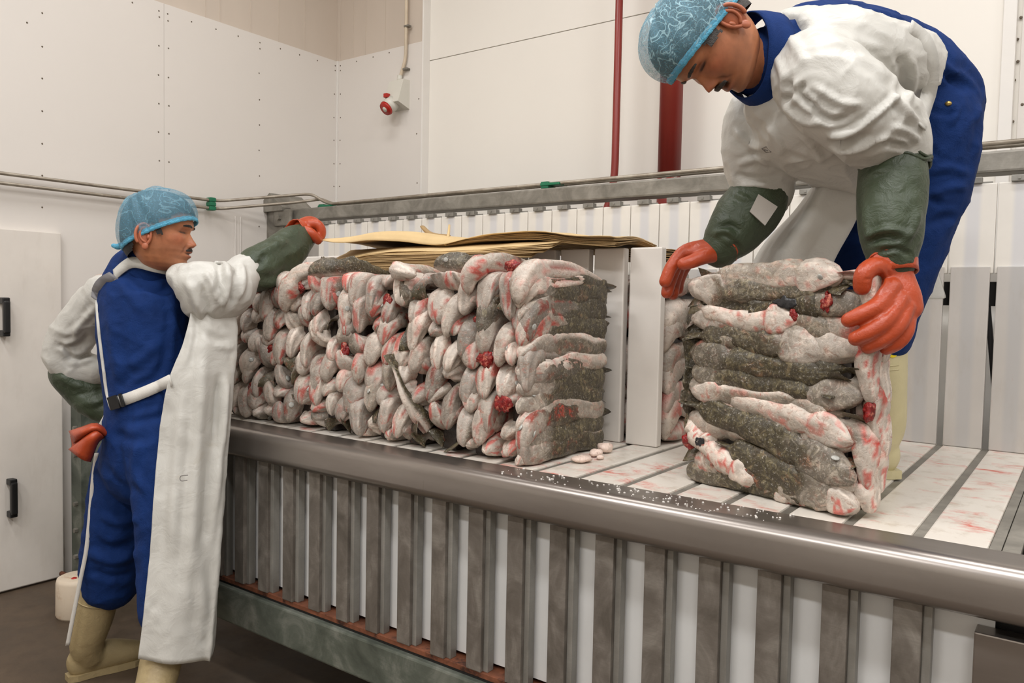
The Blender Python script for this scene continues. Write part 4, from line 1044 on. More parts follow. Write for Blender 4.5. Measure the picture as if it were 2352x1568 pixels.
# ---- head (local: x right, y forward, z up; z = 0 at the eyes)
_zf = np.array([(.114, .0), (.110, .030), (.10, .052), (.085, .069), (.06, .083), (.035, .090), (.022, .0905), (.010, .085), (0, .0805), (-.02, .082), (-.042, .086), (-.055, .090), (-.0625, .088), (-.072, .088), (-.084, .081), (-.098, .084), (-.108, .078), (-.116, .058), (-.121, .02)])[::-1]
_zb = np.array([(.114, -.01), (.110, -.045), (.10, -.066), (.08, -.088), (.05, -.102), (.02, -.106), (-.02, -.100), (-.05, -.088), (-.08, -.070), (-.108, -.045), (-.121, -.02)])[::-1]
_zw = np.array([(.114, .006), (.110, .032), (.10, .049), (.085, .062), (.06, .072), (.03, .076), (0, .0755), (-.03, .071), (-.06, .064), (-.085, .054), (-.10, .043), (-.112, .028), (-.121, .008)])[::-1]
def head_mesh(mouth_open=0.0, lids=1.0):
    nz, na = 96, 104
    zs = np.linspace(-.121, .114, nz); t = np.linspace(-PI, PI, na, endpoint=False); th = t - 0.62 * np.sin(t)
    Z, TH = np.meshgrid(zs, th, indexing='ij')
    yf = np.interp(zs, _zf[:, 0], _zf[:, 1])[:, None]; yb = np.interp(zs, _zb[:, 0], _zb[:, 1])[:, None]; w = np.interp(zs, _zw[:, 0], _zw[:, 1])[:, None]
    yc = np.where(zs < -.06, -.012 + (zs + .06) * -0.2, -.012)[:, None]
    sx = np.sin(TH); cx = np.cos(TH)
    X = w * np.sign(sx) * np.abs(sx) ** 0.86
    Y = np.where(cx > 0, yc + (yf - yc) * np.abs(cx) ** 0.9, yc - (yc - yb) * np.abs(cx))
    fr = np.clip(cx * 3, 0, 1); ax_ = np.abs(X)
    g = lambda x0, sxx, z0, sz: np.exp(-((ax_ - x0) / sxx) ** 2 - ((Z - z0) / sz) ** 2)
    nz_ = np.interp(Z, [-.050, -.045, -.040, -.034, -.028, -.015, 0, .014], [0, .003, .014, .0235, .022, .0135, .005, 0])
    ns_ = np.interp(Z, [-.045, -.034, -.015, .01], [.0125, .0115, .0085, .0075])
    dY = nz_ * np.exp(-(X / ns_) ** 2) + .009 * g(.0135, .0062, -.0375, .0065) - .010 * g(.031, .0145, .001, .0105) + .0055 * lids * g(.031, .0105, -.0015, .0062)
    dY += .0045 * g(.027, .024, .019, .0065) + .006 * g(.046, .018, -.022, .017) - .0025 * g(.030, .006, -.048, .012)
    lo = -.068 - 0.010 * mouth_open
    dY += .0062 * g(0, .020, -.0565, .0048) + .0066 * g(0, .018, lo - .002, .0055) - (.006 + .016 * mouth_open) * g(0, .021, (-.0625 + lo + .0055) / 2, .0026 + .0045 * mouth_open) + .004 * g(0, .018, -.101, .010)
    dY -= .003 * g(.060, .02, -.055, .03)
    nl = np.exp(-((ax_ - (.020 + .45 * (-.034 - Z))) / .0032) ** 2) * np.exp(-((Z + .050) / .016) ** 2)
    dY -= .0030 * nl
    crow = np.exp(-((Z - .004 + .25 * (ax_ - .045)) / .0014) ** 2) + np.exp(-((Z + .004 + .35 * (ax_ - .045)) / .0014) ** 2)
    dY -= .0012 * crow * np.exp(-((ax_ - .052) / .008) ** 2)
    dY -= .0012 * (np.exp(-((Z - .045) / .0016) ** 2) + np.exp(-((Z - .055) / .0016) ** 2)) * np.exp(-(X / .04) ** 2)
    Y = Y + dY * fr
    V = np.stack([X, Y, Z], -1).reshape(-1, 3)
    F = grid_faces(nz, na, True); F.append(tuple(range(na))[::-1]); F.append(tuple(range((nz - 1) * na, nz * na)))
    gg = lambda a: (a * fr)[..., None]
    base = np.ones(Z.shape + (3,)) * np.array(s2l((190, 128, 92)))
    def mixc(c, w_):
        nonlocal base
        base = base * (1 - w_) + np.array(s2l(c)) * w_
    mixc((176, 96, 72), gg(np.clip(0.55 * g(.045, .02, -.025, .022) + .5 * np.exp(-(X / .016) ** 2 - ((Z + .034) / .012) ** 2), 0, 1)))
    mixc((150, 84, 66), gg(np.clip(g(0, .021, -.0575, .0045) + g(0, .019, lo - .002, .0055), 0, .85)))
    mixc((36, 16, 14), gg(np.clip(1.2 * g(0, .019, (-.0625 + lo + .0055) / 2, .0018 + .004 * mouth_open), 0, 1)))
    mixc((112, 84, 66), gg(np.clip(.55 * g(.01, .03, -.098, .018) + .4 * g(.02, .02, -.050, .006), 0, .6)))
    mixc((110, 62, 42), gg(np.clip(.8 * nl, 0, .7)))
    mixc((126, 78, 54), gg(np.clip(.6 * g(.05, .022, -.06, .03), 0, .6)))
    mixc((34, 24, 20), gg(np.clip(2.2 * g(.031, .0125, -.0005, .0028), 0, 1)))
    mixc((150, 92, 64), gg(np.clip(.8 * g(.031, .015, .006, .006), 0, .6)))
    mixc((60, 30, 24), gg(np.clip(g(.008, .0035, -.0435, .0025), 0, .8)))
    return V, F, base.reshape(-1, 3)
def face_y(x, z):
    yf = np.interp(z, _zf[:, 0], _zf[:, 1]); w = np.interp(z, _zw[:, 0], _zw[:, 1])
    s = min(1, abs(x) / w) ** (1 / 0.86); return -.012 + (yf + .012) * (1 - s * s) ** 0.45
def ear(sg):
    parts = []; cy, cz, k = -.024, -.024, 1.12
    a = np.linspace(-0.30 * PI, 1.25 * PI, 26)
    P = np.stack([sg * (.079 + .011 * np.clip(-np.cos(a) + 0.3, 0, 1.3)), cy + .0175 * k * np.cos(a), cz + .029 * k * np.sin(a)], 1)
    parts.append(tube(P, np.linspace(.0040, .0046, 26), 10, up=(1, 0, 0), round_end=3))
    parts.append(ellipsoid((sg * .0785, cy, cz - .002), (.0045, .0175 * k, .029 * k), rotm((0, 0, 1), sg * 0.42), 20, 14))
    parts.append(ellipsoid((sg * .080, cy + .006, cz - .033), (.0050, .0095, .012), None, 14, 10))
    P = np.array([(sg * .086, cy - .006, cz + .016), (sg * .088, cy - .009, cz), (sg * .086, cy - .003, cz - .016), (sg * .082, cy + .006, cz - .022)])
    parts.append(tube(catmull(P, 10), .0036, 8, up=(1, 0, 0), round_end=3))
    parts.append(ellipsoid((sg * .081, cy + .014, cz - .006), (.0045, .005, .008), None, 10, 8))
    return parts
def cap_mesh(delta, rim_y=.100, rim_z=.052, nape_y=-.098, nape_z=-.040, na=96, ne=40, wr=0.004, seed=0, puff=0.0, low=0.0, keep=None):
    """shell over the skull above a slanting rim plane"""
    c = np.array([0, -.008, .002]); R = np.array([.0775, .101, .114])
    f = np.array([0, rim_y - nape_y, rim_z - nape_z]); f /= np.linalg.norm(f); pole = np.array([0, -f[2], f[1]]); x = np.array([1.0, 0, 0])
    h0 = np.array([0, rim_y, rim_z]) @ pole - c @ pole - low
    V = []
    for i in range(ne):
        e = i / (ne - 1)
        for j in range(na):
            a = 2 * PI * j / na
            el = math.asin(np.clip(h0 / 0.105, -0.9, 0.9)); phi = el + (PI / 2 - el) * e * 0.985
            d = (x * math.cos(a) + f * math.sin(a)) * math.cos(phi) + pole * math.sin(phi)
            r = 1 / (np.abs(d / R) ** 2.45).sum() ** (1 / 2.45)
            wv = noise.noise(Vector((math.cos(a) * 5.5, math.sin(a) * 5.5, e * 1.2 + seed))) + 0.5 * noise.noise(Vector((math.cos(a) * 13, math.sin(a) * 13, e * 2 + seed * 2)))
            r = r + delta + puff * math.sin(PI * min(1, e * 1.15)) ** 0.7 + wr * wv * (0.4 + math.sin(PI * e))
            V.append(c + d * r)
    V = np.array(V); F = grid_faces(ne, na, True)
    if keep is not None:
        k = np.array([keep(p) for p in V]); F = [q for q in F if all(k[i] for i in q)]
    return V, F
class Person:
    def __init__(s, name, o, fwd, up, scale, label):
        s.o = np.asarray(o, float); fwd = np.asarray(fwd, float); up = np.asarray(up, float)
        s.y = fwd / np.linalg.norm(fwd); up = up - s.y * (up @ s.y); s.z = up / np.linalg.norm(up); s.x = np.cross(s.y, s.z); s.s = scale
        s.label = label; s.name = name
    def W(s, P):
        P = np.asarray(P, float) * s.s
        return s.o + P[:, :1] * s.x + P[:, 1:2] * s.y + P[:, 2:3] * s.z
    def body(s, limbs, foot, tint, mouth=0.0, lids=1.0):
        """limbs: closed shapes in world space (neck, trunk, arms, legs); merged with the head into the one figure"""
        V1, F1 = remesh(limbs, 0.013, 5)
        V2, F2, C2 = head_mesh(mouth, lids)
        m = MB(); m.add(V1, F1); cols = [np.tile(np.array(s2l((184, 122, 88))), (len(V1), 1))]
        m.add(s.W(V2), F2); cols.append(C2)
        for sg in (-1, 1):
            for V, F in ear(sg):
                m.add(s.W(V), F); cols.append(np.tile(np.array(s2l((186, 112, 82))), (len(V), 1)))
        o = bpy.data.objects.new(s.name, None)
        V = np.array(m.v)
        base = np.asarray(foot, float)
        me = bpy.data.meshes.new(s.name)
        me.from_pydata([tuple(v) for v in V - base], [], m.f); me.validate()
        me.polygons.foreach_set('use_smooth', [True] * len(me.polygons))
        ca = me.color_attributes.new('Col', 'FLOAT_COLOR', 'POINT')
        c4 = np.ones((len(V), 4)); c4[:, :3] = np.clip(np.vstack(cols) * np.asarray(tint), 0, 1); ca.data.foreach_set('color', c4.ravel())
        me.materials.append(M['skin'])
        bpy.data.objects.remove(o)
        s.obj = bpy.data.objects.new(s.name, me); s.obj.location = [float(v) for v in base]; COL.objects.link(s.obj)
        tag(s.obj, s.label, 'person'); return s.obj
    def part(s, name, V, F, mat, parent=None, smooth=True):
        return mk(name, V, F, M[mat], parent or s.obj, smooth)
    def head_part(s, name, V, F, mat, parent=None):
        return mk(name, s.W(V), F, M[mat], parent or s.obj, True)
    def strip_on_face(s, name, xs, zc, hw, thick, mat, mirror=False, seed=0, taper=True):
        """hairy strip (brow, moustache) lying on the face"""
        m = MB()
        for sg in ((-1, 1) if mirror else (1,)):
            V = []; n_, k = len(xs), 8
            for i, x in enumerate(xs):
                tp = 1.0
                if taper: tp = math.sin(PI * (0.12 + 0.76 * i / (n_ - 1))) ** 0.6
                for j in range(k):
                    a = 2 * PI * j / k
                    z = zc[i] + hw * tp * math.sin(a) * (1 + 0.35 * noise.noise(Vector((i * 0.7, j * 0.9, seed))))
                    y = face_y(x, zc[i]) + 0.0012 + thick * tp * (math.cos(a) + 0.5 * noise.noise(Vector((i * 1.9, j * 1.3, seed + 4)))) + (0.0045 * math.exp(-(x / .02) ** 2) if zc[i] < -.03 else 0.003)
                    V.append((sg * x, y, z))
            F = grid_faces(n_, k, True); F += [tuple(range(k))[::-1], tuple(range((n_ - 1) * k, n_ * k))]
            m.add(V, F)
        return fixn(mk(name, s.W(np.array(m.v)), m.f, M[mat], s.obj, True))
    def hairnet(s, net='net', tail=False, seed=0, puff=0.012, delta=0.009, **kw):
        V, F = cap_mesh(delta, wr=0.0045, seed=seed, puff=puff, **kw)
        o = s.head_part('hairnet', V, F, net)
        na = 96; rim = V[:na]; P = np.vstack([rim, rim[:1]])
        # gathered elastic rim: scalloped ring
        ring = []; k = 6
        C = np.array([rim[j] for j in range(na)]); cen = C.mean(0); pole = np.cross(C[na // 4] - cen, C[0] - cen); pole /= np.linalg.norm(pole)
        if pole[2] < 0: pole = -pole
        Vr = []
        for j in range(na):
            out = C[j] - cen; out /= np.linalg.norm(out)
            sc_ = 1 + 0.35 * math.sin(j * 2.1) + 0.3 * noise.noise(Vector((j * 0.9, seed, 0)))
            for q in range(k):
                a = 2 * PI * q / k
                Vr.append(C[j] + out * (-0.002 + 0.0035 * sc_ * math.cos(a)) + pole * (0.001 + 0.0085 * math.sin(a) * (0.8 + 0.2 * sc_)))
        Fr = grid_faces(na, k, True) + [((na - 1) * k + q, (na - 1) * k + (q + 1) % k, (q + 1) % k, q) for q in range(k)]
        fixn(mk('elastic_band', s.W(np.array(Vr)), Fr, M['net_band'], o, True))
        return o
def hand_glove(parts, voxel=0.0035, smooth_it=5):
    return remesh(parts, voxel, smooth_it, 0.5)
def finger(pts, r0, r1, n=14):
    P = catmull([U(p) for p in pts], n); return tube(P, np.linspace(r0, r1, n), 14, round_end=5)
def ribbon(P, width_dir, w, name, mat, parent, thick=0.003):
    """flat strap along P"""
    P = np.asarray(P, float); D = np.asarray(width_dir, float)
    if D.ndim == 1: D = np.tile(D, (len(P), 1))
    V = np.vstack([P - D * w / 2, P, P + D * w / 2]); k = len(P); F = []
    for r_ in range(2):
        for i in range(k - 1): F.append((r_ * k + i, r_ * k + i + 1, (r_ + 1) * k + i + 1, (r_ + 1) * k + i))
    o = mk(name, V, F, mat, parent, True); solidify(o, thick); return o
def boot(p, shaft, ankle, heel, toe, mat, rs=0.066, name='boot', top=None):
    """rubber boot: shaft from the top to the ankle, foot from heel to toe (world points), sole with a lip"""
    shaft, ankle, heel, toe = [np.asarray(q, float) for q in (shaft, ankle, heel, toe)]
    f = toe - heel; f[2] = 0; L = np.linalg.norm(f); f /= L; z0 = heel[2]
    sv = np.array([0, 0, 1.0])
    P = [limb([shaft, shaft * 0.5 + ankle * 0.5, ankle + sv * 0.02, heel + f * 0.07 + sv * 0.07], [rs, rs * 0.95, rs * 0.82, rs * 0.75], 22, 22, up=f, ends=2)]
    P.append(limb([heel + f * 0.035 + sv * 0.06, heel + f * 0.12 + sv * 0.062, heel + f * 0.20 + sv * 0.050, heel + f * (L - 0.035) + sv * 0.042], [(0.055, 0.034), (0.056, 0.042), (0.045, 0.047), (0.032, 0.038)], 18, 20, up=sv, ends=5))
    V, F = remesh(P, 0.006, 5); V[:, 2] = np.maximum(V[:, 2], z0 + 0.012)
    o = p.part(name, V, F, mat)
    # sole
    s = np.cross(f, sv); out = []
    prof = [(0.0, 0.022), (0.03, 0.034), (0.09, 0.033), (0.16, 0.045), (0.22, 0.048), (L - 0.03, 0.036), (L, 0.014)]
    pts = [heel + f * (a - 0.008) + s * b for a, b in prof] + [heel + f * (a - 0.008) - s * b for a, b in prof[::-1]]
    k = len(pts); V = [q * [1, 1, 0] + [0, 0, z0] for q in pts] + [q * [1, 1, 0] + [0, 0, z0 + 0.022] for q in pts]
    F = [(i, (i + 1) % k, k + (i + 1) % k, k + i) for i in range(k)] + [tuple(range(k))[::-1], tuple(range(k, 2 * k))]
    fixn(mk('sole', V, F, M[mat], o, False))
    if top is not None:
        a = shaft + (shaft - ankle) / np.linalg.norm(shaft - ankle) * 0.0
        V, F = limb([a - (shaft - ankle) * 0.02, a + (shaft - ankle) * 0.02], [rs * 1.05, rs * 1.05], 6, 24, up=f, ends=1)
        mk('boot_rim', V, F, M[mat], o, True)
        q = shaft * 0.75 + ankle * 0.25
        V, F = tube([q, q + (shaft - ankle) * 0.012], rs * 1.02, 24, up=f); mk('seam_band', V, F, M[mat], o, True)
    return o
# ================================================================== the worker bending over the block
def camv(r, d, f): return RW @ np.array([r, d, f], float)
ph = math.radians(76)
p2 = Person('person', unproj(1619, 97, 1.775), camv(-math.cos(ph), math.sin(ph), -0.10), camv(-math.sin(ph), -math.cos(ph), -0.06), 1.035,
            'worker in white apron and blue overalls bending on the table to grip the fish block')
bootL = [U((2030, 772, 2.10)), U((2022, 1030, 2.115)), on_y(2052, 1096, 2.30), None]
heelL = np.array([-0.405, 2.315, TZ + 0.001]); fL = np.array([-0.86, -0.50, 0]); toeL = heelL + fL * 0.28
heelR = np.array([-0.66, 2.62, TZ + 0.001]); toeR = heelR + np.array([-0.80, -0.60, 0]) * 0.28
trunk = [limb([U((2110, 215, 2.07)), U((2040, 170, 1.99)), U((1940, 140, 1.92)), U((1840, 140, 1.87)), U((1775, 150, 1.84))], [(.09, .11), (.085, .09), (.085, .09), (.08, .09), (.06, .07)], 24, 20),
         limb([U((1800, 150, 1.85)), U((1735, 145, 1.825)), U((1680, 135, 1.80))], [.062, .060, .058], 12, 18),
         px_limb([(1875, 185, 1.75), (1965, 255, 1.72), (2055, 330, 1.75), (2047, 470, 1.71), (2044, 600, 1.69)], [.05, .05, .047, .040, .032]),
         px_limb([(1770, 230, 2.0), (1740, 320, 2.03), (1752, 430, 2.06), (1705, 510, 2.055), (1640, 575, 2.055)], [.06, .052, .047, .042, .032]),
         px_limb([(2130, 280, 2.04), (2118, 430, 2.03), (2075, 590, 2.05), (2036, 780, 2.10), (2038, 960, 2.12)], [.095, .08, .06, .042, .028]),
         px_limb([(2120, 270, 2.22), (2040, 470, 2.32), (1960, 640, 2.38)], [.10, .08, .065]) ,
         limb([U((1960, 640, 2.38)), (heelR + toeR) / 2 + [0.05, 0.05, 0.33], heelR + [-.04, -.03, 0.09]], [.065, .055, .042], 14, 14)]
p2.body(trunk, (-0.5, 2.4, TZ), (0.86, 0.80, 0.74), mouth=0.55)
# overalls: back, collar, seat, two legs
legR = [U((2120, 270, 2.22)), U((2040, 470, 2.32)), U((1960, 640, 2.38)), (heelR + toeR) / 2 + [0.04, 0.04, 0.36]]
ov = [limb([U((2060, 180, 2.02)), U((2030, 160, 1.98)), U((1940, 128, 1.92)), U((1840, 128, 1.87)), U((1780, 142, 1.84))], [(.13, .15), (.128, .120), (.126, .115), (.115, .115), (.085, .10)], 30, 26),
      px_limb([(2060, 180, 2.02), (2108, 232, 2.06), (2118, 290, 2.07)], [(.12, .155), (.122, .158), (.11, .155)], 16, 24),
      px_limb([(2126, 280, 2.00), (2132, 340, 2.01), (2122, 430, 2.02), (2088, 560, 2.045), (2050, 680, 2.07), (2036, 770, 2.09)], [.122, .120, .108, .092, .080, .070], 30, 22),
      limb(legR, [.13, .108, .09, .075], 26, 20)]
V, F = remesh(ov, 0.0075, 4)
V = jitter_cloth(V, F, 0.007, 9, 3); V = ridge_cloth(V, F, 0.006, 8, 5)
V = folds_seen(V, F, [([(2150, 120), (2175, 160), (2200, 175)], 9, .008), ([(2160, 145), (2190, 195)], 8, -.008), ([(2180, 150), (2225, 190), (2250, 230)], 10, .007),
   ([(2120, 245), (2175, 262), (2200, 250)], 7, -.006), ([(2205, 240), (2190, 275), (2180, 290)], 6, .006), ([(2245, 215), (2252, 300), (2235, 380)], 7, .005),
   ([(2120, 330), (2150, 355), (2160, 360)], 8, -.006), ([(2125, 400), (2175, 385), (2230, 400)], 9, .006), ([(2130, 450), (2165, 470)], 8, -.007), ([(2125, 455), (2180, 430), (2225, 430)], 8, .006),
   ([(2130, 520), (2165, 500), (2200, 500)], 10, -.006), ([(1930, 20), (2030, 30), (2090, 55)], 6, .006)])
ov2 = p2.part('overalls', V, F, 'blue'); V_ov, F_ov = V, F
# collar standing round the neck
Cc = np.stack([U((1722, 128, 1.815)), U((1752, 138, 1.83))]); ax = (Cc[1] - Cc[0]) / np.linalg.norm(Cc[1] - Cc[0])
a1 = np.array([0, 0, 1.0]); a1 -= ax * (a1 @ ax); a1 /= np.linalg.norm(a1); a2 = np.cross(ax, a1)
V = []; nn_ = 40; rows = [(-0.012, .092, .082), (0.004, .097, .087), (0.02, .101, .093), (0.034, .103, .097), (0.048, .105, .100)]
for (t, ra, rb) in rows:
    for j in range(nn_):
        a = 2 * PI * j / nn_
        dip = 0.0 if math.cos(a) > -0.2 else 0.02 * (-math.cos(a) - 0.2)
        V.append(Cc[0] + ax * (t - 0.012 * math.cos(a) + dip - 0.004) + a1 * (ra * math.cos(a) - 0.002) + a2 * rb * math.sin(a))
o = mk('collar', np.array(V), grid_faces(5, nn_, True), M['blue'], ov2, True); solidify(o, 0.005)
V, F = ellipsoid(Surf(V_ov, F_ov).at(2178, 238, 0.001), (.008, .008, .006), None, 12, 8); mk('brass_stud', V, F, M['brass'], ov2, True)
# white apron with sleeves
ap = [limb([U((2024, 190, 1.99)), U((1995, 178, 1.97)), U((1940, 161, 1.92)), U((1870, 146, 1.88)), U((1825, 140, 1.86)), U((1788, 142, 1.85))], [(.122, .182), (.120, .190), (.120, .198), (.118, .198), (.114, .175), (.104, .145)], 34, 26, ends=0),
      limb([U((1775, 258, 1.87)), U((1815, 292, 1.88)), U((1890, 345, 1.93)), U((1955, 395, 1.97)), U((1990, 420, 2.0))], [(.050, .09), (.080, .15), (.085, .155), (.055, .13), (.03, .10)], 24, 24),
      px_limb([(1868, 172, 1.735), (1905, 205, 1.71), (1975, 262, 1.70), (2050, 322, 1.735), (2050, 372, 1.745)], [.094, .105, .100, .083, .072], 28, 24),
      px_limb([(1752, 235, 2.02), (1732, 275, 2.03), (1735, 340, 2.04), (1752, 425, 2.06), (1748, 450, 2.06)], [.060, .076, .085, .080, .072], 24, 22)]
V, F = remesh(ap, 0.0062, 4)
V = jitter_cloth(V, F, 0.006, 7, 9); V = ridge_cloth(V, F, 0.008, 7, 3, sharp=0.18)
V = folds_seen(V, F, [
   ([(1800, 60), (1830, 110), (1850, 150)], 12, .006), ([(1780, 120), (1800, 180), (1812, 240)], 9, .007), ([(1808, 180), (1812, 215), (1800, 235)], 9, -.016), ([(1850, 190), (1835, 215), (1870, 250)], 8, -.012),
   ([(1790, 230), (1840, 275), (1890, 285)], 9, .010), ([(1860, 190), (1930, 235), (1985, 240)], 9, .009), ([(1850, 225), (1900, 275), (1960, 265)], 8, -.010),
   ([(1895, 315), (1960, 300), (2040, 240), (2058, 215)], 8, .013), ([(1897, 325), (1940, 330), (2010, 300)], 9, -.012), ([(1900, 330), (1945, 345), (2010, 330), (2060, 290)], 8, .010),
   ([(2045, 215), (2080, 250), (2110, 290)], 9, .010), ([(2040, 290), (2080, 300), (2115, 325)], 8, .008), ([(1990, 345), (2030, 330), (2090, 340)], 8, -.009),
   ([(2060, 120), (2075, 170), (2065, 220)], 10, -.009), ([(2090, 120), (2100, 180), (2080, 250)], 9, .009), ([(1960, 120), (2010, 150), (2050, 190)], 12, .007), ([(1880, 80), (1960, 95), (2030, 120)], 14, .005),
   ([(1680, 290), (1720, 330), (1760, 345)], 8, .008), ([(1690, 380), (1740, 365), (1770, 385)], 8, .009), ([(1685, 400), (1740, 410), (1800, 400)], 8, -.008), ([(1690, 430), (1740, 425), (1800, 440)], 7, .007),
   ([(1755, 280), (1790, 330), (1800, 360)], 8, .006), ([(1790, 350), (1850, 370), (1880, 385)], 9, -.006), ([(1830, 300), (1870, 340), (1890, 380)], 9, .007)])
apo = p2.part('apron', V, F, 'apron'); AS = Surf(V, F)
# skirt of the apron hanging in front of the legs
rows = [[(1985, 440, 1.97), (1925, 405, 1.96), (1880, 415, 2.02), (1900, 430, 2.2), (2080, 470, 2.36)],
        [(1965, 505, 1.99), (1900, 490, 1.98), (1832, 490, 2.05), (1860, 500, 2.3), (2115, 530, 2.42)],
        [(1915, 592, 2.02), (1850, 570, 2.01), (1765, 575, 2.09), (1800, 580, 2.4), (2150, 610, 2.45)],
        [(1870, 690, 2.05), (1800, 680, 2.05), (1720, 680, 2.12), (1760, 680, 2.46), (2172, 688, 2.45)]]
G = []
for r_ in rows: G.append(catmull([U(q) for q in r_], 40))
G = np.array(G); G = np.stack([catmull(G[:, j], 30) for j in range(40)], 1)
V = G.reshape(-1, 3); F = grid_faces(30, 40)
V = V + vnormals(V, F) * (0.016 * np.sin(np.tile(np.arange(40), 30) * 0.55 + np.repeat(np.arange(30), 40) * 0.05) * np.repeat(np.linspace(0.2, 1, 30), 40))[:, None]
o = p2.part('apron_skirt', V, F, 'apron'); solidify(o, 0.003); subsurf(o)
# waist strap and loose ends at the small of the back
OS = Surf(V_ov, F_ov)
P = np.array([min((AS.at(x, y, 0.006), OS.at(x, y, 0.008)), key=lambda q: (q - [0, 0, CAM_Z]) @ CAM_F) for x, y in ((2090, 64), (2112, 82), (2130, 108), (2140, 150), (2138, 190), (2128, 230), (2112, 285))]); P = catmull(P, 24)
wd = np.cross(np.gradient(P, axis=0), CAM_F); wd /= np.linalg.norm(wd, axis=1)[:, None]
ribbon(P, wd, 0.036, 'waist_strap', M['apron'], apo)
P = OS.line([(2092, 60), (2118, 70), (2136, 105), (2130, 160)], 14, 0.014)
V, F = tube(P, 0.0025, 6); mk('tie_cord', V, F, M['strap'], apo, True)
# green gauntlets
V, F = px_limb([(2053, 360, 1.745), (2050, 400, 1.735), (2047, 470, 1.715), (2046, 545, 1.70), (2050, 600, 1.695)], [.066, .071, .070, .064, .050], 60, 48)
V = jitter_cloth(V, F, 0.006, 12, 31)
V = folds_seen(V, F, [([(1985, 560), (2030, 545), (2070, 555)], 8, -.010), ([(2075, 560), (2100, 520), (2110, 480)], 9, .008), ([(1990, 545), (2040, 525), (2090, 540)], 7, .007), ([(1990, 410), (2010, 395), (2035, 385)], 6, .006), ([(2020, 580), (2060, 570), (2095, 590)], 6, -.006), ([(1985, 470), (1990, 520), (2000, 560)], 8, .005)])
g1 = p2.part('gauntlet', V, F, 'gaunt')
for k, (yy, rr) in enumerate(((362, .070), (371, .073), (380, .071))):
    c = U((2054, yy, 1.745)); V, F = tube(catmull([c + np.array([math.cos(a) * rr, math.sin(a) * rr, 0.006 * math.sin(5 * a + k)]) for a in np.linspace(0, 2 * PI, 25)], 60), 0.004, 6); mk('cuff_gather', V, F, M['gaunt'], g1, True)
V, F = px_limb([(1757, 430, 2.06), (1735, 465, 2.06), (1705, 505, 2.055), (1670, 550, 2.05), (1655, 570, 2.05)], [.070, .078, .078, .064, .052], 56, 44)
V = jitter_cloth(V, F, 0.006, 12, 33)
V = folds_seen(V, F, [([(1640, 540), (1665, 530), (1690, 545)], 6, .009), ([(1650, 525), (1680, 515), (1700, 535)], 6, -.010), ([(1690, 440), (1705, 455), (1720, 450)], 7, .007), ([(1670, 575), (1690, 560), (1705, 580)], 6, -.006)])
g2 = p2.part('gauntlet', V, F, 'gaunt')
c0 = [U(q) for q in ((1742, 446, 1.972), (1786, 475, 1.968), (1757, 518, 1.968), (1722, 486, 1.972))]
o = mk('label_patch', c0, [(0, 1, 2, 3)], M['patch'], g2); solidify(o, 0.004)
# gloves
dz = 0.034
def sh(L): return [(a, b, c + dz) for a, b, c in L]
parts = [limb([U(q) for q in sh([(2046, 606, 1.655), (2055, 640, 1.645), (2066, 680, 1.632), (2074, 706, 1.626)])], [(.036, .040), (.028, .042), (.026, .046), (.022, .044)], 18, 20, up=-CAM_F),
         finger(sh([(2048, 660, 1.618), (2018, 700, 1.602), (1978, 722, 1.604), (1950, 735, 1.615)]), .0205, .0165),
         finger(sh([(2066, 690, 1.612), (2036, 735, 1.594), (1998, 762, 1.598), (1966, 777, 1.612)]), .0205, .0165),
         finger(sh([(2080, 706, 1.616), (2060, 750, 1.598), (2026, 780, 1.602), (1994, 796, 1.615)]), .020, .0160),
         finger(sh([(2086, 722, 1.626), (2080, 762, 1.612), (2060, 788, 1.614), (2036, 800, 1.622)]), .018, .0145),
         finger(sh([(2048, 628, 1.645), (2010, 612, 1.622), (1984, 630, 1.612), (1980, 658, 1.618)]), .022, .0185)]
V, F = hand_glove(parts)
V = folds_seen(V, F, [([(2028, 615), (2035, 650), (2012, 680)], 5, .004), ([(2000, 640), (1985, 642)], 3, -.002), ([(2062, 690), (2030, 725)], 4, -.002)])
gl = p2.part('glove', V, F, 'glove')
def cuff(c, ax, up, ra, rb, ln, parent, flare=1.12, seed=0):
    ax = np.asarray(ax) / np.linalg.norm(ax); a1 = np.asarray(up, float); a1 = a1 - ax * (a1 @ ax); a1 /= np.linalg.norm(a1); a2 = np.cross(ax, a1); V = []; k = 44
    for t, s_ in ((0, 1.0), (0.35, 1.02), (0.7, 1.08), (1.0, flare), (1.06, flare * 1.03), (0.98, flare * 1.05)):
        for j in range(k):
            a = 2 * PI * j / k; w = 1 + 0.06 * noise.noise(Vector((math.cos(a) * 2.5, math.sin(a) * 2.5, seed + t))) * t * 2
            V.append(np.asarray(c) + ax * ln * t * (1 + 0.15 * math.sin(3 * a + seed)) + a1 * ra * s_ * w * math.cos(a) + a2 * rb * s_ * w * math.sin(a))
    o = mk('glove_cuff', np.array(V), grid_faces(6, k, True), M['glove'], parent, True); solidify(o, 0.003); return o
cuff(U((2050, 632, 1.688)), U((2040, 590, 1.70)) - U((2050, 632, 1.688)), -CAM_F, .044, .052, 0.036, gl, 1.08, 3)
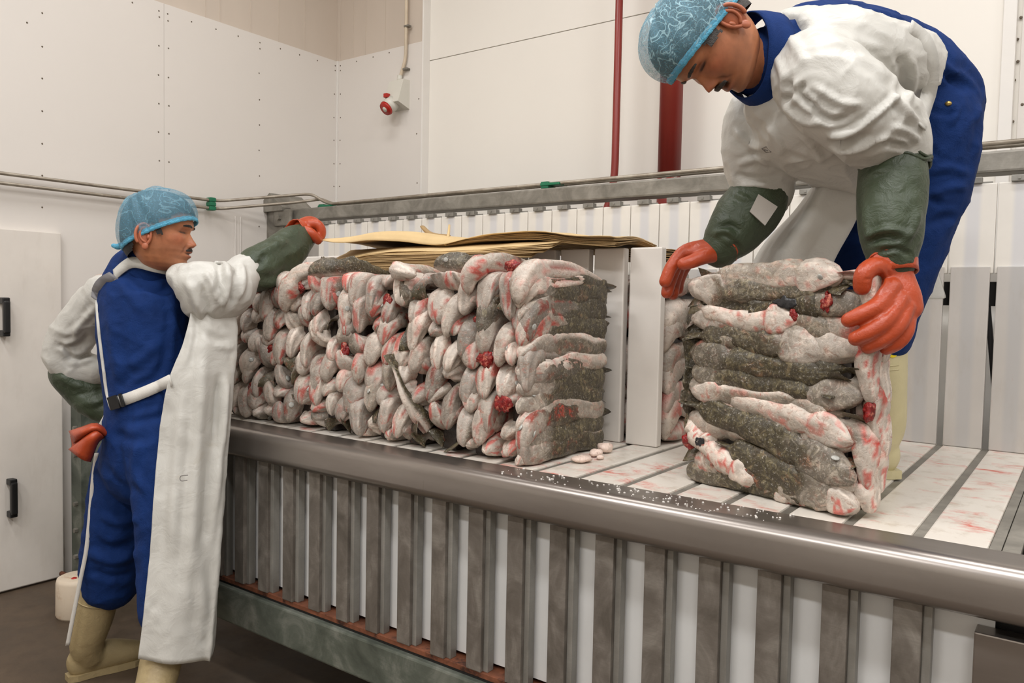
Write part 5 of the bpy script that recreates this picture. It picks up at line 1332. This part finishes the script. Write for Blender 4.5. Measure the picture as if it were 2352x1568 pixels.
parts = [limb([U(q) for q in ((1658, 572, 2.055), (1635, 574, 2.055), (1610, 576, 2.06), (1590, 580, 2.065))], [(.034, .042), (.030, .044), (.026, .044), (.020, .040)], 16, 18, up=(0, 0, 1)),
         finger([(1640, 584, 2.03), (1615, 590, 2.015), (1590, 600, 2.012), (1570, 606, 2.014)], .0215, .0165),
         finger([(1615, 566, 2.05), (1572, 578, 2.055), (1543, 612, 2.05), (1528, 646, 2.05)], .0195, .0165),
         finger([(1612, 570, 2.085), (1568, 585, 2.09), (1545, 630, 2.085), (1532, 672, 2.075)], .0195, .0160),
         finger([(1612, 575, 2.115), (1572, 595, 2.12), (1552, 640, 2.115), (1546, 676, 2.105)], .019, .0155),
         finger([(1615, 582, 2.14), (1580, 605, 2.145), (1562, 640, 2.14), (1558, 665, 2.135)], .017, .014)]
V, F = hand_glove(parts)
gr_ = p2.part('glove', V, F, 'glove')
cuff(U((1648, 573, 2.055)), U((1672, 560, 2.05)) - U((1648, 573, 2.055)), (0, 0, 1), .040, .048, 0.03, gr_, 1.12, 8)
# boots
b1 = boot(p2, U((2026, 775, 2.10)), heelL + [-.03, -.015, 0.11], heelL, toeL, 'boot_pale', 0.062)
me_ = b1.data; BS = Surf(np.array([v.co for v in me_.vertices]) + base_of(b1), [tuple(q.vertices) for q in me_.polygons])
stv = [BS.at(2050 + 14 * math.cos(a), 804 + 17 * math.sin(a), 0.002) for a in np.linspace(0, 2 * PI, 20, endpoint=False)]
o = mk('size_sticker', stv, [tuple(range(20))], M['yellow'], b1); solidify(o, 0.002)
for seg in (((2018, 829), (2018, 837)), ((2023, 829), (2023, 837)), ((2018, 833), (2023, 833))):
    V, F = tube([BS.at(*seg[0], 0.001), BS.at(*seg[1], 0.001)], 0.0013, 6); mk('printed_letter', V, F, M['green_ink'], b1)
for yy in (843, 853):
    P = np.array([BS.at(x, yy - (x - 2016) * 0.10, 0.0005) for x in np.linspace(2000, 2064, 14)]); V, F = tube(P, 0.0016, 6); mk('seam_band', V, F, M['boot_pale'], b1, True)
lg = [(1750, 341), (1760, 337), (1771, 349), (1760, 350), (1750, 341)]
for a, b in zip(lg[:-1], lg[1:]):
    V, F = tube([AS.at(*a, 0.001), AS.at(*b, 0.001)], 0.0012, 6); mk('apron_logo', V, F, M['grey_ink'], apo)
V, F = tube([AS.at(1756, 344, 0.001), AS.at(1764, 346, 0.001)], 0.0014, 6); mk('apron_logo', V, F, M['grey_ink'], apo)
b2 = boot(p2, (heelR + toeR) / 2 + [0.04, 0.04, 0.36], heelR + [-.03, -.03, 0.11], heelR, toeR, 'boot_pale', 0.062)
# hair, net, brows, moustache
def keep_hair(p): return not (abs(p[0]) > .055 and -0.052 < p[1] < 0.008 and p[2] < 0.010) and not (p[1] > 0.05 and p[2] < 0.052 - 0.5 * max(0, .08 - p[1])) and not (p[1] > 0.018 - 0.5 * (p[2] + 0.01) and p[2] < -0.010)
V, F = cap_mesh(0.006, low=0.028, wr=0.0015, seed=4, keep=keep_hair); p2.head_part('hair', V, F, 'hair_grey')
p2.hairnet('net', seed=2, puff=0.020, delta=0.010)
p2.strip_on_face('eyebrows', np.linspace(.010, .046, 12), np.linspace(.019, .024, 12) - 0.006 * np.linspace(0, 1, 12) ** 3, .0040, .0018, 'hair_grey', True, 1)
p2.strip_on_face('moustache', np.linspace(-.027, .027, 20), -.0505 - .006 * np.abs(np.linspace(-1, 1, 20)) ** 2, .0062, .0022, 'hair_grey', False, 5)
# ================================================================== the worker reaching for the paper
ph = math.radians(5)
p1 = Person('person', unproj(371, 531, 2.60), camv(math.cos(ph), math.sin(ph), 0.12), camv(math.sin(ph), -math.cos(ph), 0.02), 1.06,
            'worker in blue overalls and open white apron reaching across the blocks for paper')
heelL = np.array([-2.925, 1.325, 0.001]); toeL = heelL + np.array([0.18, 0.98, 0]) * 0.29
heelR = np.array([-2.315, 1.245, 0.001]); toeR = heelR + np.array([0.68, 0.73, 0]) * 0.30
kneeL = U((262, 1210, 2.80))
tr1 = [px_limb([(345, 1000, 2.70), (325, 880, 2.70), (325, 760, 2.70), (330, 665, 2.69), (345, 615, 2.66)], [(.15, .11), (.14, .10), (.155, .105), (.15, .095), (.07, .07)], 24, 20, up=(1, 0, 0)),
       px_limb([(345, 625, 2.665), (352, 590, 2.63), (360, 560, 2.61)], [.060, .058, .055], 10, 16),
       px_limb([(430, 668, 2.70), (500, 662, 2.66), (575, 630, 2.74), (640, 590, 2.88), (700, 535, 3.04)], [.045, .045, .044, .040, .032]),
       px_limb([(240, 665, 2.84), (180, 740, 2.92), (135, 815, 2.97), (190, 890, 3.00), (262, 950, 2.98)], [.06, .052, .047, .040, .032]),
       px_limb([(318, 1010, 2.75), (272, 1190, 2.80), (240, 1340, 2.86), (205, 1480, 2.88)], [.10, .075, .055, .042]),
       px_limb([(350, 1060, 2.68), (390, 1230, 2.62), (388, 1450, 2.58), (372, 1590, 2.60)], [.08, .065, .045, .038])]
p1.body(tr1, (-2.6, 1.35, 0), (0.96, 0.92, 0.88), mouth=0.1)
ov = [px_limb([(346, 980, 2.70), (340, 900, 2.70), (330, 800, 2.70), (328, 700, 2.70), (335, 640, 2.69), (345, 605, 2.665)], [(.172, .135), (.168, .13), (.178, .132), (.182, .130), (.165, .11), (.085, .085)], 34, 28, up=(1, 0, 0)),
      px_limb([(346, 940, 2.70), (342, 1010, 2.71), (330, 1060, 2.72)], [(.168, .135), (.168, .14), (.160, .135)], 14, 26, up=(1, 0, 0)),
      px_limb([(312, 1030, 2.76), (288, 1100, 2.79), (268, 1200, 2.81), (257, 1290, 2.84), (254, 1335, 2.855)], [.112, .114, .108, .106, .100], 26, 24),
      px_limb([(365, 1010, 2.64), (385, 1180, 2.60), (385, 1400, 2.57)], [.12, .105, .09], 20, 20)]
V, F = remesh(ov, 0.0075, 4)
V = jitter_cloth(V, F, 0.007, 8, 13); V = ridge_cloth(V, F, 0.005, 8, 6)
V = folds_seen(V, F, [([(260, 640), (300, 680), (330, 720)], 12, .006), ([(390, 640), (400, 740), (385, 840)], 10, .008), ([(300, 640), (345, 660), (385, 640)], 12, .006), ([(250, 700), (262, 800), (275, 880)], 12, .007), ([(330, 830), (290, 870), (270, 900)], 12, -.007), ([(370, 780), (330, 820), (300, 850)], 12, .007), ([(400, 760), (360, 860), (300, 895)], 10, -.006),
   ([(300, 960), (340, 950), (370, 940)], 10, .008), ([(260, 990), (300, 1010), (350, 1000)], 12, -.008), ([(320, 1000), (310, 1080), (340, 1140)], 9, .008), ([(235, 1060), (270, 1110), (320, 1130)], 11, -.007), ([(225, 1180), (270, 1200), (320, 1190)], 10, .008), ([(210, 1240), (260, 1260), (320, 1240)], 11, -.010), ([(200, 1270), (260, 1290), (325, 1270)], 10, .010), ([(195, 1305), (260, 1325), (320, 1310)], 9, -.008)])
ov1 = p1.part('overalls', V, F, 'blue'); OS = Surf(V, F)
V, F = px_limb([(338, 612, 2.665), (346, 592, 2.648), (350, 582, 2.64)], [(.092, .085), (.083, .078), (.076, .074)], 14, 30, up=(1, 0, 0), ends=1)
mk('collar', V, F, M['blue'], ov1, True)
# apron: body sheet from the back edge round the right side and front to the left edge
lev = [(618, 418, 2.58, 470, 2.63), (650, 436, 2.56, 505, 2.65), (690, 440, 2.55, 530, 2.66), (740, 434, 2.54, 541, 2.66), (800, 416, 2.52, 541, 2.64), (870, 388, 2.50, 537, 2.62), (950, 372, 2.50, 532, 2.61), (1030, 362, 2.49, 526, 2.60), (1140, 353, 2.47, 516, 2.58), (1250, 346, 2.46, 508, 2.57), (1400, 331, 2.44, 497, 2.55), (1512, 317, 2.43, 488, 2.54)]
G = []
for (yy, xe, de, xs_, ds) in lev:
    E_ = U((xe, yy, de)); S_ = U((xs_, yy, ds)); m1 = E_ * 0.55 + S_ * 0.45 + np.array([0.035, -0.02, 0])
    z = E_[2]; t = np.clip((1.3 - z) / 1.2, 0, 1)
    f1 = np.array([-2.45, 1.585, z]); f2 = np.array([-2.66, 1.575, z]); f3 = np.array([-2.83, 1.53, z]); f4 = np.array([-2.885, 1.44, z])
    S_[1] = min(S_[1], 1.60)
    P = catmull([E_, E_ * 0.8 + S_ * 0.2 + [0.012, -0.012, 0], m1, E_ * 0.2 + S_ * 0.8 + [0.025, -0.0, 0], S_, S_ * 0.3 + f1 * 0.7, f2, f3, f4], 76)
    G.append(P)
G = np.array(G); G = np.stack([catmull(G[:, j], 110) for j in range(76)], 1); nr, nc = 110, 76
V = G.reshape(-1, 3); F = grid_faces(nr, nc)
V = jitter_cloth(V, F, 0.007, 6, 21); V = jitter_cloth(V, F, 0.004, 22, 22, 2)
N_ = vnormals(V, F); sgn = -1.0 if (N_[nc * 50 + 20] @ (V[nc * 50 + 20] - [0, 0, 1.4])) > 0 else 1.0
V = V + 0
fl = [([(470, 800), (455, 1000), (440, 1200), (430, 1400)], 14, .018), ([(425, 880), (405, 1100), (395, 1300)], 16, .012), ([(505, 850), (500, 950), (495, 1040)], 9, -.020), ([(520, 860), (512, 960), (502, 1060), (495, 1200)], 10, .016), ([(480, 1050), (475, 1180), (470, 1250)], 9, -.012), ([(455, 1230), (460, 1350), (470, 1440)], 12, .010),
      ([(335, 1360), (370, 1385), (400, 1390)], 5, .005), ([(335, 1380), (370, 1400), (395, 1410)], 5, -.005), ([(330, 1400), (360, 1415), (385, 1410)], 5, .005), ([(335, 1440), (370, 1450), (400, 1440)], 6, .004), ([(420, 1350), (450, 1420), (470, 1470)], 7, .006), ([(430, 1440), (455, 1470), (480, 1480)], 6, -.005), ([(425, 640), (440, 760), (420, 860)], 8, .006), ([(470, 760), (500, 780), (535, 775)], 8, -.008), ([(490, 790), (520, 800), (540, 795)], 6, .006)]
if sgn < 0: fl = [(a, b, -c) for a, b, c in fl]
N0 = vnormals(V, F)
if sgn < 0:
    F = [tuple(q[::-1]) for q in F]; fl = [(a, b, -c) for a, b, c in fl]
V = folds_seen(V, F, fl)
ap1 = p1.part('apron', V, F, 'apron'); solidify(ap1, 0.003)
# sleeves with the shoulder yoke
sl = [px_limb([(425, 640, 2.58), (450, 652, 2.57), (482, 672, 2.59), (522, 668, 2.65), (556, 632, 2.71), (566, 628, 2.73)], [(.05, .06), (.08, .075), (.112, .085), (.104, .085), (.068, .068), (.062, .063)], 34, 26)]
V, F = remesh(sl, 0.006, 3); V = jitter_cloth(V, F, 0.006, 9, 41); V = ridge_cloth(V, F, 0.006, 8, 8)
V = folds_seen(V, F, [([(470, 620), (490, 660), (500, 700)], 7, .010), ([(500, 605), (505, 640), (495, 680)], 7, -.012), ([(520, 600), (525, 650), (510, 710)], 7, .012), ([(545, 610), (540, 660), (525, 710)], 7, -.012), ([(555, 600), (560, 650), (545, 690)], 6, .009), ([(430, 640), (450, 690), (470, 730)], 10, .010), ([(460, 640), (470, 700), (480, 750)], 9, -.010), ([(400, 612), (450, 605), (510, 600)], 9, .006)])
p1.part('sleeve', V, F, 'apron', ap1)
sl = [px_limb([(248, 672, 2.84), (205, 720, 2.90), (165, 775, 2.95), (150, 815, 2.97), (185, 845, 2.985), (215, 850, 2.985)], [.070, .080, .082, .078, .070, .062], 34, 24)]
V, F = remesh(sl, 0.006, 3); V = jitter_cloth(V, F, 0.007, 9, 43); V = ridge_cloth(V, F, 0.007, 8, 9)
V = folds_seen(V, F, [([(225, 700), (190, 740), (160, 770)], 8, .009), ([(205, 760), (185, 790), (150, 800)], 7, -.010), ([(225, 770), (200, 800), (165, 820)], 7, .010), ([(130, 790), (150, 800), (170, 830)], 6, -.008), ([(225, 820), (190, 830), (150, 835)], 7, .008), ([(180, 750), (170, 780), (140, 790)], 6, .006)])
p1.part('sleeve', V, F, 'apron', ap1)
# yoke strap behind the neck, shoulder lining and the left edge of the apron
P = OS.line([(262, 632), (285, 612), (308, 602), (350, 612), (395, 621), (436, 634)], 30, 0.008)
P = np.array([P[0]] + [0.25 * P[i - 1] + 0.5 * P[i] + 0.25 * P[i + 1] for i in range(1, len(P) - 1)] + [P[-1]])
ribbon(P, camv(0.15, 0.95, -0.05), 0.038, 'yoke_strap', M['apron'], ap1, 0.006)
P = OS.line([(222, 690), (226, 668), (240, 648), (264, 634)], 14, 0.010)
ribbon(P, camv(0.7, 0.55, 0.1), 0.05, 'shoulder_lining', M['lining'], ap1, 0.004)
P = OS.line([(222, 690), (227, 760), (237, 840), (245, 900), (254, 935)], 24, 0.008)
ribbon(P, camv(1, -0.1, 0.2), 0.009, 'apron_edge', M['apron'], ap1, 0.006)
P = OS.line([(250, 928), (285, 918), (330, 901), (365, 886)], 20, 0.006)
P = np.vstack([P, [U((392, 873, 2.494))]]); P = catmull(P, 24)
bl_ = ribbon(P, camv(0.3, 0.95, 0), 0.037, 'waist_belt', M['strap'], ap1, 0.004)
for (x, wd_) in ((270, 0.030), (297, 0.010), (283, 0.008)):
    c = P[int((x - 250) / 138 * 23)] - CAM_F * 0.006; t_ = camv(0.95, -0.3, -0.2); u_ = camv(0.3, 0.95, 0)
    Vb = [c + t_ * a * wd_ / 2 + u_ * b * 0.022 - CAM_F * e for e in (0, 0.009) for (a, b) in ((-1, -1), (1, -1), (1, 1), (-1, 1))]
    fixn(mk('buckle', Vb, [(0, 1, 2, 3), (4, 5, 6, 7), (0, 1, 5, 4), (1, 2, 6, 5), (2, 3, 7, 6), (3, 0, 4, 7)], M['black'], bl_))
P = catmull([U((252, 930, 2.66)), U((246, 950, 2.66)), U((234, 972, 2.67)), U((226, 990, 2.68))], 12)
ribbon(P, camv(0.9, 0.4, 0), 0.016, 'strap_end', M['strap'], ap1)
P = catmull([U((222, 1040, 2.69)), U((214, 1100, 2.70)), U((200, 1250, 2.72)), U((185, 1330, 2.73)), U((165, 1430, 2.74)), U((155, 1482, 2.75))], 30)
ribbon(P, camv(1, 0, 0.2), 0.013, 'long_tie', M['strap'], ap1, 0.004)
q = U((424, 1097, 2.44)); V, F = tube(catmull([q + camv(0.012, -0.009, -.004), q + camv(-0.010, -0.006, -.004), q + camv(-0.010, 0.008, -.004), q + camv(0.010, 0.007, -.004)], 12), 0.0012, 6); mk('pen_mark', V, F, M['grey_ink'], ap1)
# gauntlets
V, F = px_limb([(562, 628, 2.72), (588, 620, 2.76), (628, 600, 2.84), (666, 568, 2.94), (700, 542, 3.03)], [(.066, .062), (.080, .066), (.082, .066), (.074, .060), (.050, .048)], 56, 44)
V = jitter_cloth(V, F, 0.008, 11, 51)
V = folds_seen(V, F, [([(575, 590), (585, 610), (600, 600), (612, 580)], 6, -.012), ([(590, 585), (620, 570), (650, 560)], 7, .009), ([(600, 640), (640, 630), (670, 610)], 9, -.008), ([(620, 555), (640, 560), (660, 548)], 6, .008), ([(570, 640), (600, 655), (640, 650)], 8, .008), ([(650, 590), (675, 580), (690, 560)], 7, .006)])
g1 = p1.part('gauntlet', V, F, 'gaunt')
V, F = px_limb([(165, 835, 2.975), (158, 858, 2.98), (190, 895, 2.995), (230, 930, 2.99), (262, 952, 2.98)], [.062, .068, .070, .060, .045], 44, 36)
V = jitter_cloth(V, F, 0.008, 11, 53)
V = folds_seen(V, F, [([(130, 860), (160, 880), (200, 890)], 8, .008), ([(170, 905), (210, 900), (240, 890)], 7, -.008), ([(180, 925), (215, 925), (245, 915)], 7, .008)])
p1.part('gauntlet', V, F, 'gaunt')
# gloves: the right hand pinches the edge of the paper, the left rests on the hip
parts = [limb([U(q) for q in ((692, 540, 3.035), (700, 522, 3.045), (715, 517, 3.055), (726, 522, 3.060))], [(.040, .040), (.036, .044), (.034, .044), (.028, .040)], 16, 18),
         finger([(712, 514, 3.025), (730, 516, 3.025), (738, 532, 3.030), (734, 548, 3.035)], .021, .017),
         finger([(714, 514, 3.065), (732, 518, 3.065), (739, 533, 3.070), (735, 547, 3.070)], .021, .017),
         finger([(714, 516, 3.105), (730, 520, 3.105), (736, 534, 3.105), (733, 546, 3.105)], .020, .016),
         finger([(710, 520, 3.135), (726, 525, 3.135), (730, 537, 3.135), (728, 545, 3.135)], .018, .015),
         finger([(700, 530, 2.995), (714, 535, 2.990), (724, 545, 3.000), (730, 552, 3.015)], .021, .017)]
V, F = hand_glove(parts, 0.005, 3); gl = p1.part('glove', V, F, 'glove')
cuff(U((697, 535, 3.04)), U((680, 535, 3.01)) - U((697, 535, 3.04)), (0, 0, 1), .046, .046, 0.04, gl, 1.1, 4)
parts = [limb([U(q) for q in ((262, 952, 2.98), (280, 962, 2.97), (298, 968, 2.95))], [(.034, .04), (.03, .044), (.024, .04)], 12, 16),
         finger([(298, 958, 2.93), (318, 965, 2.92), (330, 975, 2.90)], .019, .016), finger([(298, 966, 2.95), (318, 976, 2.93), (330, 988, 2.91)], .019, .016),
         finger([(296, 974, 2.96), (312, 988, 2.95), (322, 1000, 2.93)], .018, .015), finger([(292, 980, 2.98), (304, 996, 2.97), (312, 1008, 2.96)], .017, .014), finger([(275, 950, 2.94), (290, 942, 2.91), (305, 944, 2.89)], .02, .017)]
V, F = hand_glove(parts, 0.006, 3); p1.part('glove', V, F, 'glove')
# boots
boot(p1, U((233, 1338, 2.855)), heelL + [0.03, 0.05, 0.11], heelL, toeL, 'boot', 0.070, top=True)
boot(p1, U((385, 1440, 2.565)), heelR + [0.03, 0.03, 0.11], heelR, toeR, 'boot', 0.066, top=True)
def keep_hair1(p): return not (abs(p[0]) > .055 and -0.052 < p[1] < 0.008 and p[2] < 0.010) and not (p[1] > 0.05 and p[2] < 0.058 - 0.4 * max(0, .08 - p[1])) and not (p[1] > 0.030 - 0.35 * (p[2] + 0.01) and p[2] < 0.03) and not (p[1] > -0.02 - 0.3 * (p[2] + .03) and p[2] < -0.022)
V, F = cap_mesh(0.008, low=0.045, wr=0.002, seed=6, keep=keep_hair1); p1.head_part('hair', V, F, 'hair')
p1.hairnet('net_plain', seed=5, puff=0.010, delta=0.011, rim_z=.050, nape_z=-.062)
p1.strip_on_face('eyebrows', np.linspace(.010, .046, 12), np.linspace(.019, .024, 12) - 0.006 * np.linspace(0, 1, 12) ** 3, .0040, .0018, 'hair', True, 1)
p1.strip_on_face('moustache', np.linspace(-.026, .026, 20), -.051 - .004 * np.abs(np.linspace(-1, 1, 20)) ** 2, .0050, .0018, 'hair', False, 5)
P = catmull(p1.W(np.array([(0.0, -.105, -.052), (-.004, -.125, -.060), (-.008, -.14, -.058)])), 8)
V, F = limb(P, [.012, .010, .007], 10, 12); p1.part('net_tail', V, F, 'net_band')

# folded orange glove hanging from the strap
r = root('rubber_glove', U((207, 1015, 2.69)), 'spare folded orange rubber glove hanging from the apron strap at the hip', 'glove')
base = U((230, 985, 2.685))
def sheet(rows, k=10):
    G = np.array([catmull([U(q) for q in r_], k) for r_ in rows]); G = np.stack([catmull(G[:, j], k) for j in range(k)], 1)
    return G.reshape(-1, 3), grid_faces(k, k)
for nm, rows in (('cuff_fold', [[(160, 991, 2.64), (190, 982, 2.60), (222, 974, 2.60), (252, 997, 2.63)], [(166, 1002, 2.61), (192, 992, 2.56), (222, 982, 2.565), (248, 1000, 2.61)], [(170, 1016, 2.63), (190, 1002, 2.59), (214, 990, 2.59), (240, 1002, 2.63)]]),
                 ('hand_fold', [[(208, 992, 2.585), (220, 990, 2.57), (232, 996, 2.58), (238, 1002, 2.61)], [(188, 1012, 2.58), (202, 1008, 2.555), (216, 1012, 2.565), (222, 1018, 2.61)], [(160, 1032, 2.61), (176, 1044, 2.58), (194, 1056, 2.58), (206, 1060, 2.61)]]),
                 ('inner_fold', [[(164, 1000, 2.64), (190, 1000, 2.62), (225, 1000, 2.62)], [(168, 1018, 2.64), (190, 1020, 2.62), (218, 1015, 2.62)], [(166, 1034, 2.64), (188, 1040, 2.62), (210, 1030, 2.62)]])):
    V, F = sheet(rows); o = mk(nm, V, F, M['glove'], r, True); solidify(o, 0.010)
# ================================================================== brown paper sacks
def paper_sheet(rows, k, mat, label, group, seed, n1=34, n2=14):
    """rows: front, middle, back polylines in world space"""
    G = np.array([catmull(r_, n1) for r_ in rows]); G = np.stack([catmull(G[:, j], n2) for j in range(n1)], 1)
    V = G.reshape(-1, 3); F = grid_faces(n2, n1)
    V[:, 2] += 0.0025 * vnoise(V * 9, seed)
    o = mk('paper_sack', V, F, M[mat], group, True); solidify(o, 0.0024, 0); return o
R_ = random.Random(21)
B_UP = root('paper_bundle', (-1.9, 2.45, 1.6), 'upper bundle of brown paper sacks, one end lifted by an orange glove', 'paper bundle')
B_LO = root('paper_bundle', (-2.0, 2.4, 1.55), 'lower bundle of brown paper sacks fanned out over the fish', 'paper bundle')
B_BK = root('paper_bundle', (-1.0, 2.5, 1.55), 'small bundle of brown paper ends showing right of the tall white plank', 'paper bundle')
front = [(733, 551), (800, 557), (862, 551), (925, 553), (985, 562), (1030, 563), (1090, 554), (1170, 549), (1245, 550), (1325, 561), (1417, 565)]
NU = 9
for k in range(NU):
    f = []
    for i, (x, y) in enumerate(front):
        Yf = np.interp(x, [733, 800, 900, 1100, 1417], [2.02, 2.08, 2.14, 2.16, 2.16])
        lift = np.interp(x, [733, 900, 1050, 1200, 1417], [0.0002, 0.0004, 0.0010, 0.0030, 0.0036])
        p = on_y(x, y, Yf + R_.uniform(-0.006, 0.006)); p[2] += k * lift; f.append(p)
    f[-1][0] += R_.uniform(-0.02, 0.015)
    mid = [p + np.array([-0.05, 0.25, 0.012 * math.sin(i * 0.9) + 0.004]) for i, p in enumerate(f)]
    bk = [p + np.array([-0.12, 0.52, -0.012 + 0.006 * math.sin(i * 1.3)]) for i, p in enumerate(f)]
    for p in mid + bk: p[2] = max(p[2], 1.606 + 0.0028 * k)
    rw = [f, mid, bk]
    if k == NU - 1:
        lip = [np.interp(p_[0], [733, 770, 860, 960, 1030, 1080], [0.004, 0.02, 0.030, 0.034, 0.02, 0.0]) for p_ in front]
        rw = [[p + [0, -0.02, -0.2 * l_] for p, l_ in zip(f, lip)], [p + [0, 0.03, l_] for p, l_ in zip(f, lip)], [p + [0, 0, l_ * 0.6] for p, l_ in zip(mid, lip)], bk]
    paper_sheet(rw, k, 'paper_light' if k == NU - 1 else 'paper', 'topmost pale brown paper sack lifted by an orange glove' if k == NU - 1 else 'flat brown paper sack in the upper bundle on the planks',
                B_UP, 60 + k)
top = [(752, 604), (830, 586), (912, 578), (1010, 577), (1100, 573), (1165, 566)]
bot = [(756, 616), (840, 618), (930, 620), (1010, 616), (1090, 612), (1150, 612)]
NL = 14
for k in range(NL):
    t = k / (NL - 1); f = []
    for i in range(len(top)):
        x = bot[i][0] * (1 - t) + top[i][0] * t; y = bot[i][1] * (1 - t) + top[i][1] * t
        f.append(on_y(x, y, 2.06 + 0.03 * t + R_.uniform(-0.004, 0.004)))
    f.append(on_y(1165 + 118 * t + R_.uniform(-12, 6), 612 - 52 * t + R_.uniform(-3, 3), 2.10 + 0.04 * t))
    mid = [p * [1, 0, 0] + np.array([0.0, 2.262, max(1.588 + 0.0013 * k, p[2] + 0.012)]) for p in f]
    bk = [p * [1, 0, 0] + np.array([0.02, 2.62, 1.588 + 0.0013 * k]) for p in f]
    paper_sheet([f, [0.5 * a + 0.5 * b + [0, 0, 0.008] for a, b in zip(f, mid)], mid, bk], k, 'paper_light' if k > 10 else 'paper', 'brown paper sack in the lower bundle fanned out over the fish',
                B_LO, 90 + k)
# small stack of sacks behind the tall plank, and the tie of twine
for k in range(6):
    c = on_y(1562, 596 - 4.2 * k, 2.5)
    f = [np.array([c[0] - 0.26 + R_.uniform(0, 0.02), 2.40, c[2]]), np.array([c[0] - 0.12, 2.40, c[2] + 0.004]), np.array([c[0] + R_.uniform(-0.01, 0.012), 2.42, c[2] - 0.002])]
    paper_sheet([f, [p + [0, 0.15, 0.002] for p in f], [p + [0.01, 0.3, 0] for p in f]], k, 'paper', 'brown paper sack end showing beside the tall white plank', B_BK, 130 + k, 12, 6)
tw = root('twine_tie', on_y(1027, 560, 2.15), 'frayed knot of twine round the upper paper bundle', 'twine')
P = np.array([on_y(1020, 562, 2.145), on_y(1026, 552, 2.16), on_y(1030, 538, 2.25), on_y(1032, 517, 2.30)]); V, F = tube(catmull(P, 14), [0.008 - 0.0003 * i for i in range(14)], 8); mk('twine', V, F, M['paper_light'], tw, True)
P = np.array([on_y(970, 520, 2.45), on_y(985, 535, 2.45), on_y(1003, 541, 2.45), on_y(1030, 541, 2.45)]); V, F = tube(catmull(P, 12), [(0.006 + 0.004 * math.sin(i * 0.3), 0.014) for i in range(12)], 8); mk('curled_end', V, F, M['paper'], tw, True)
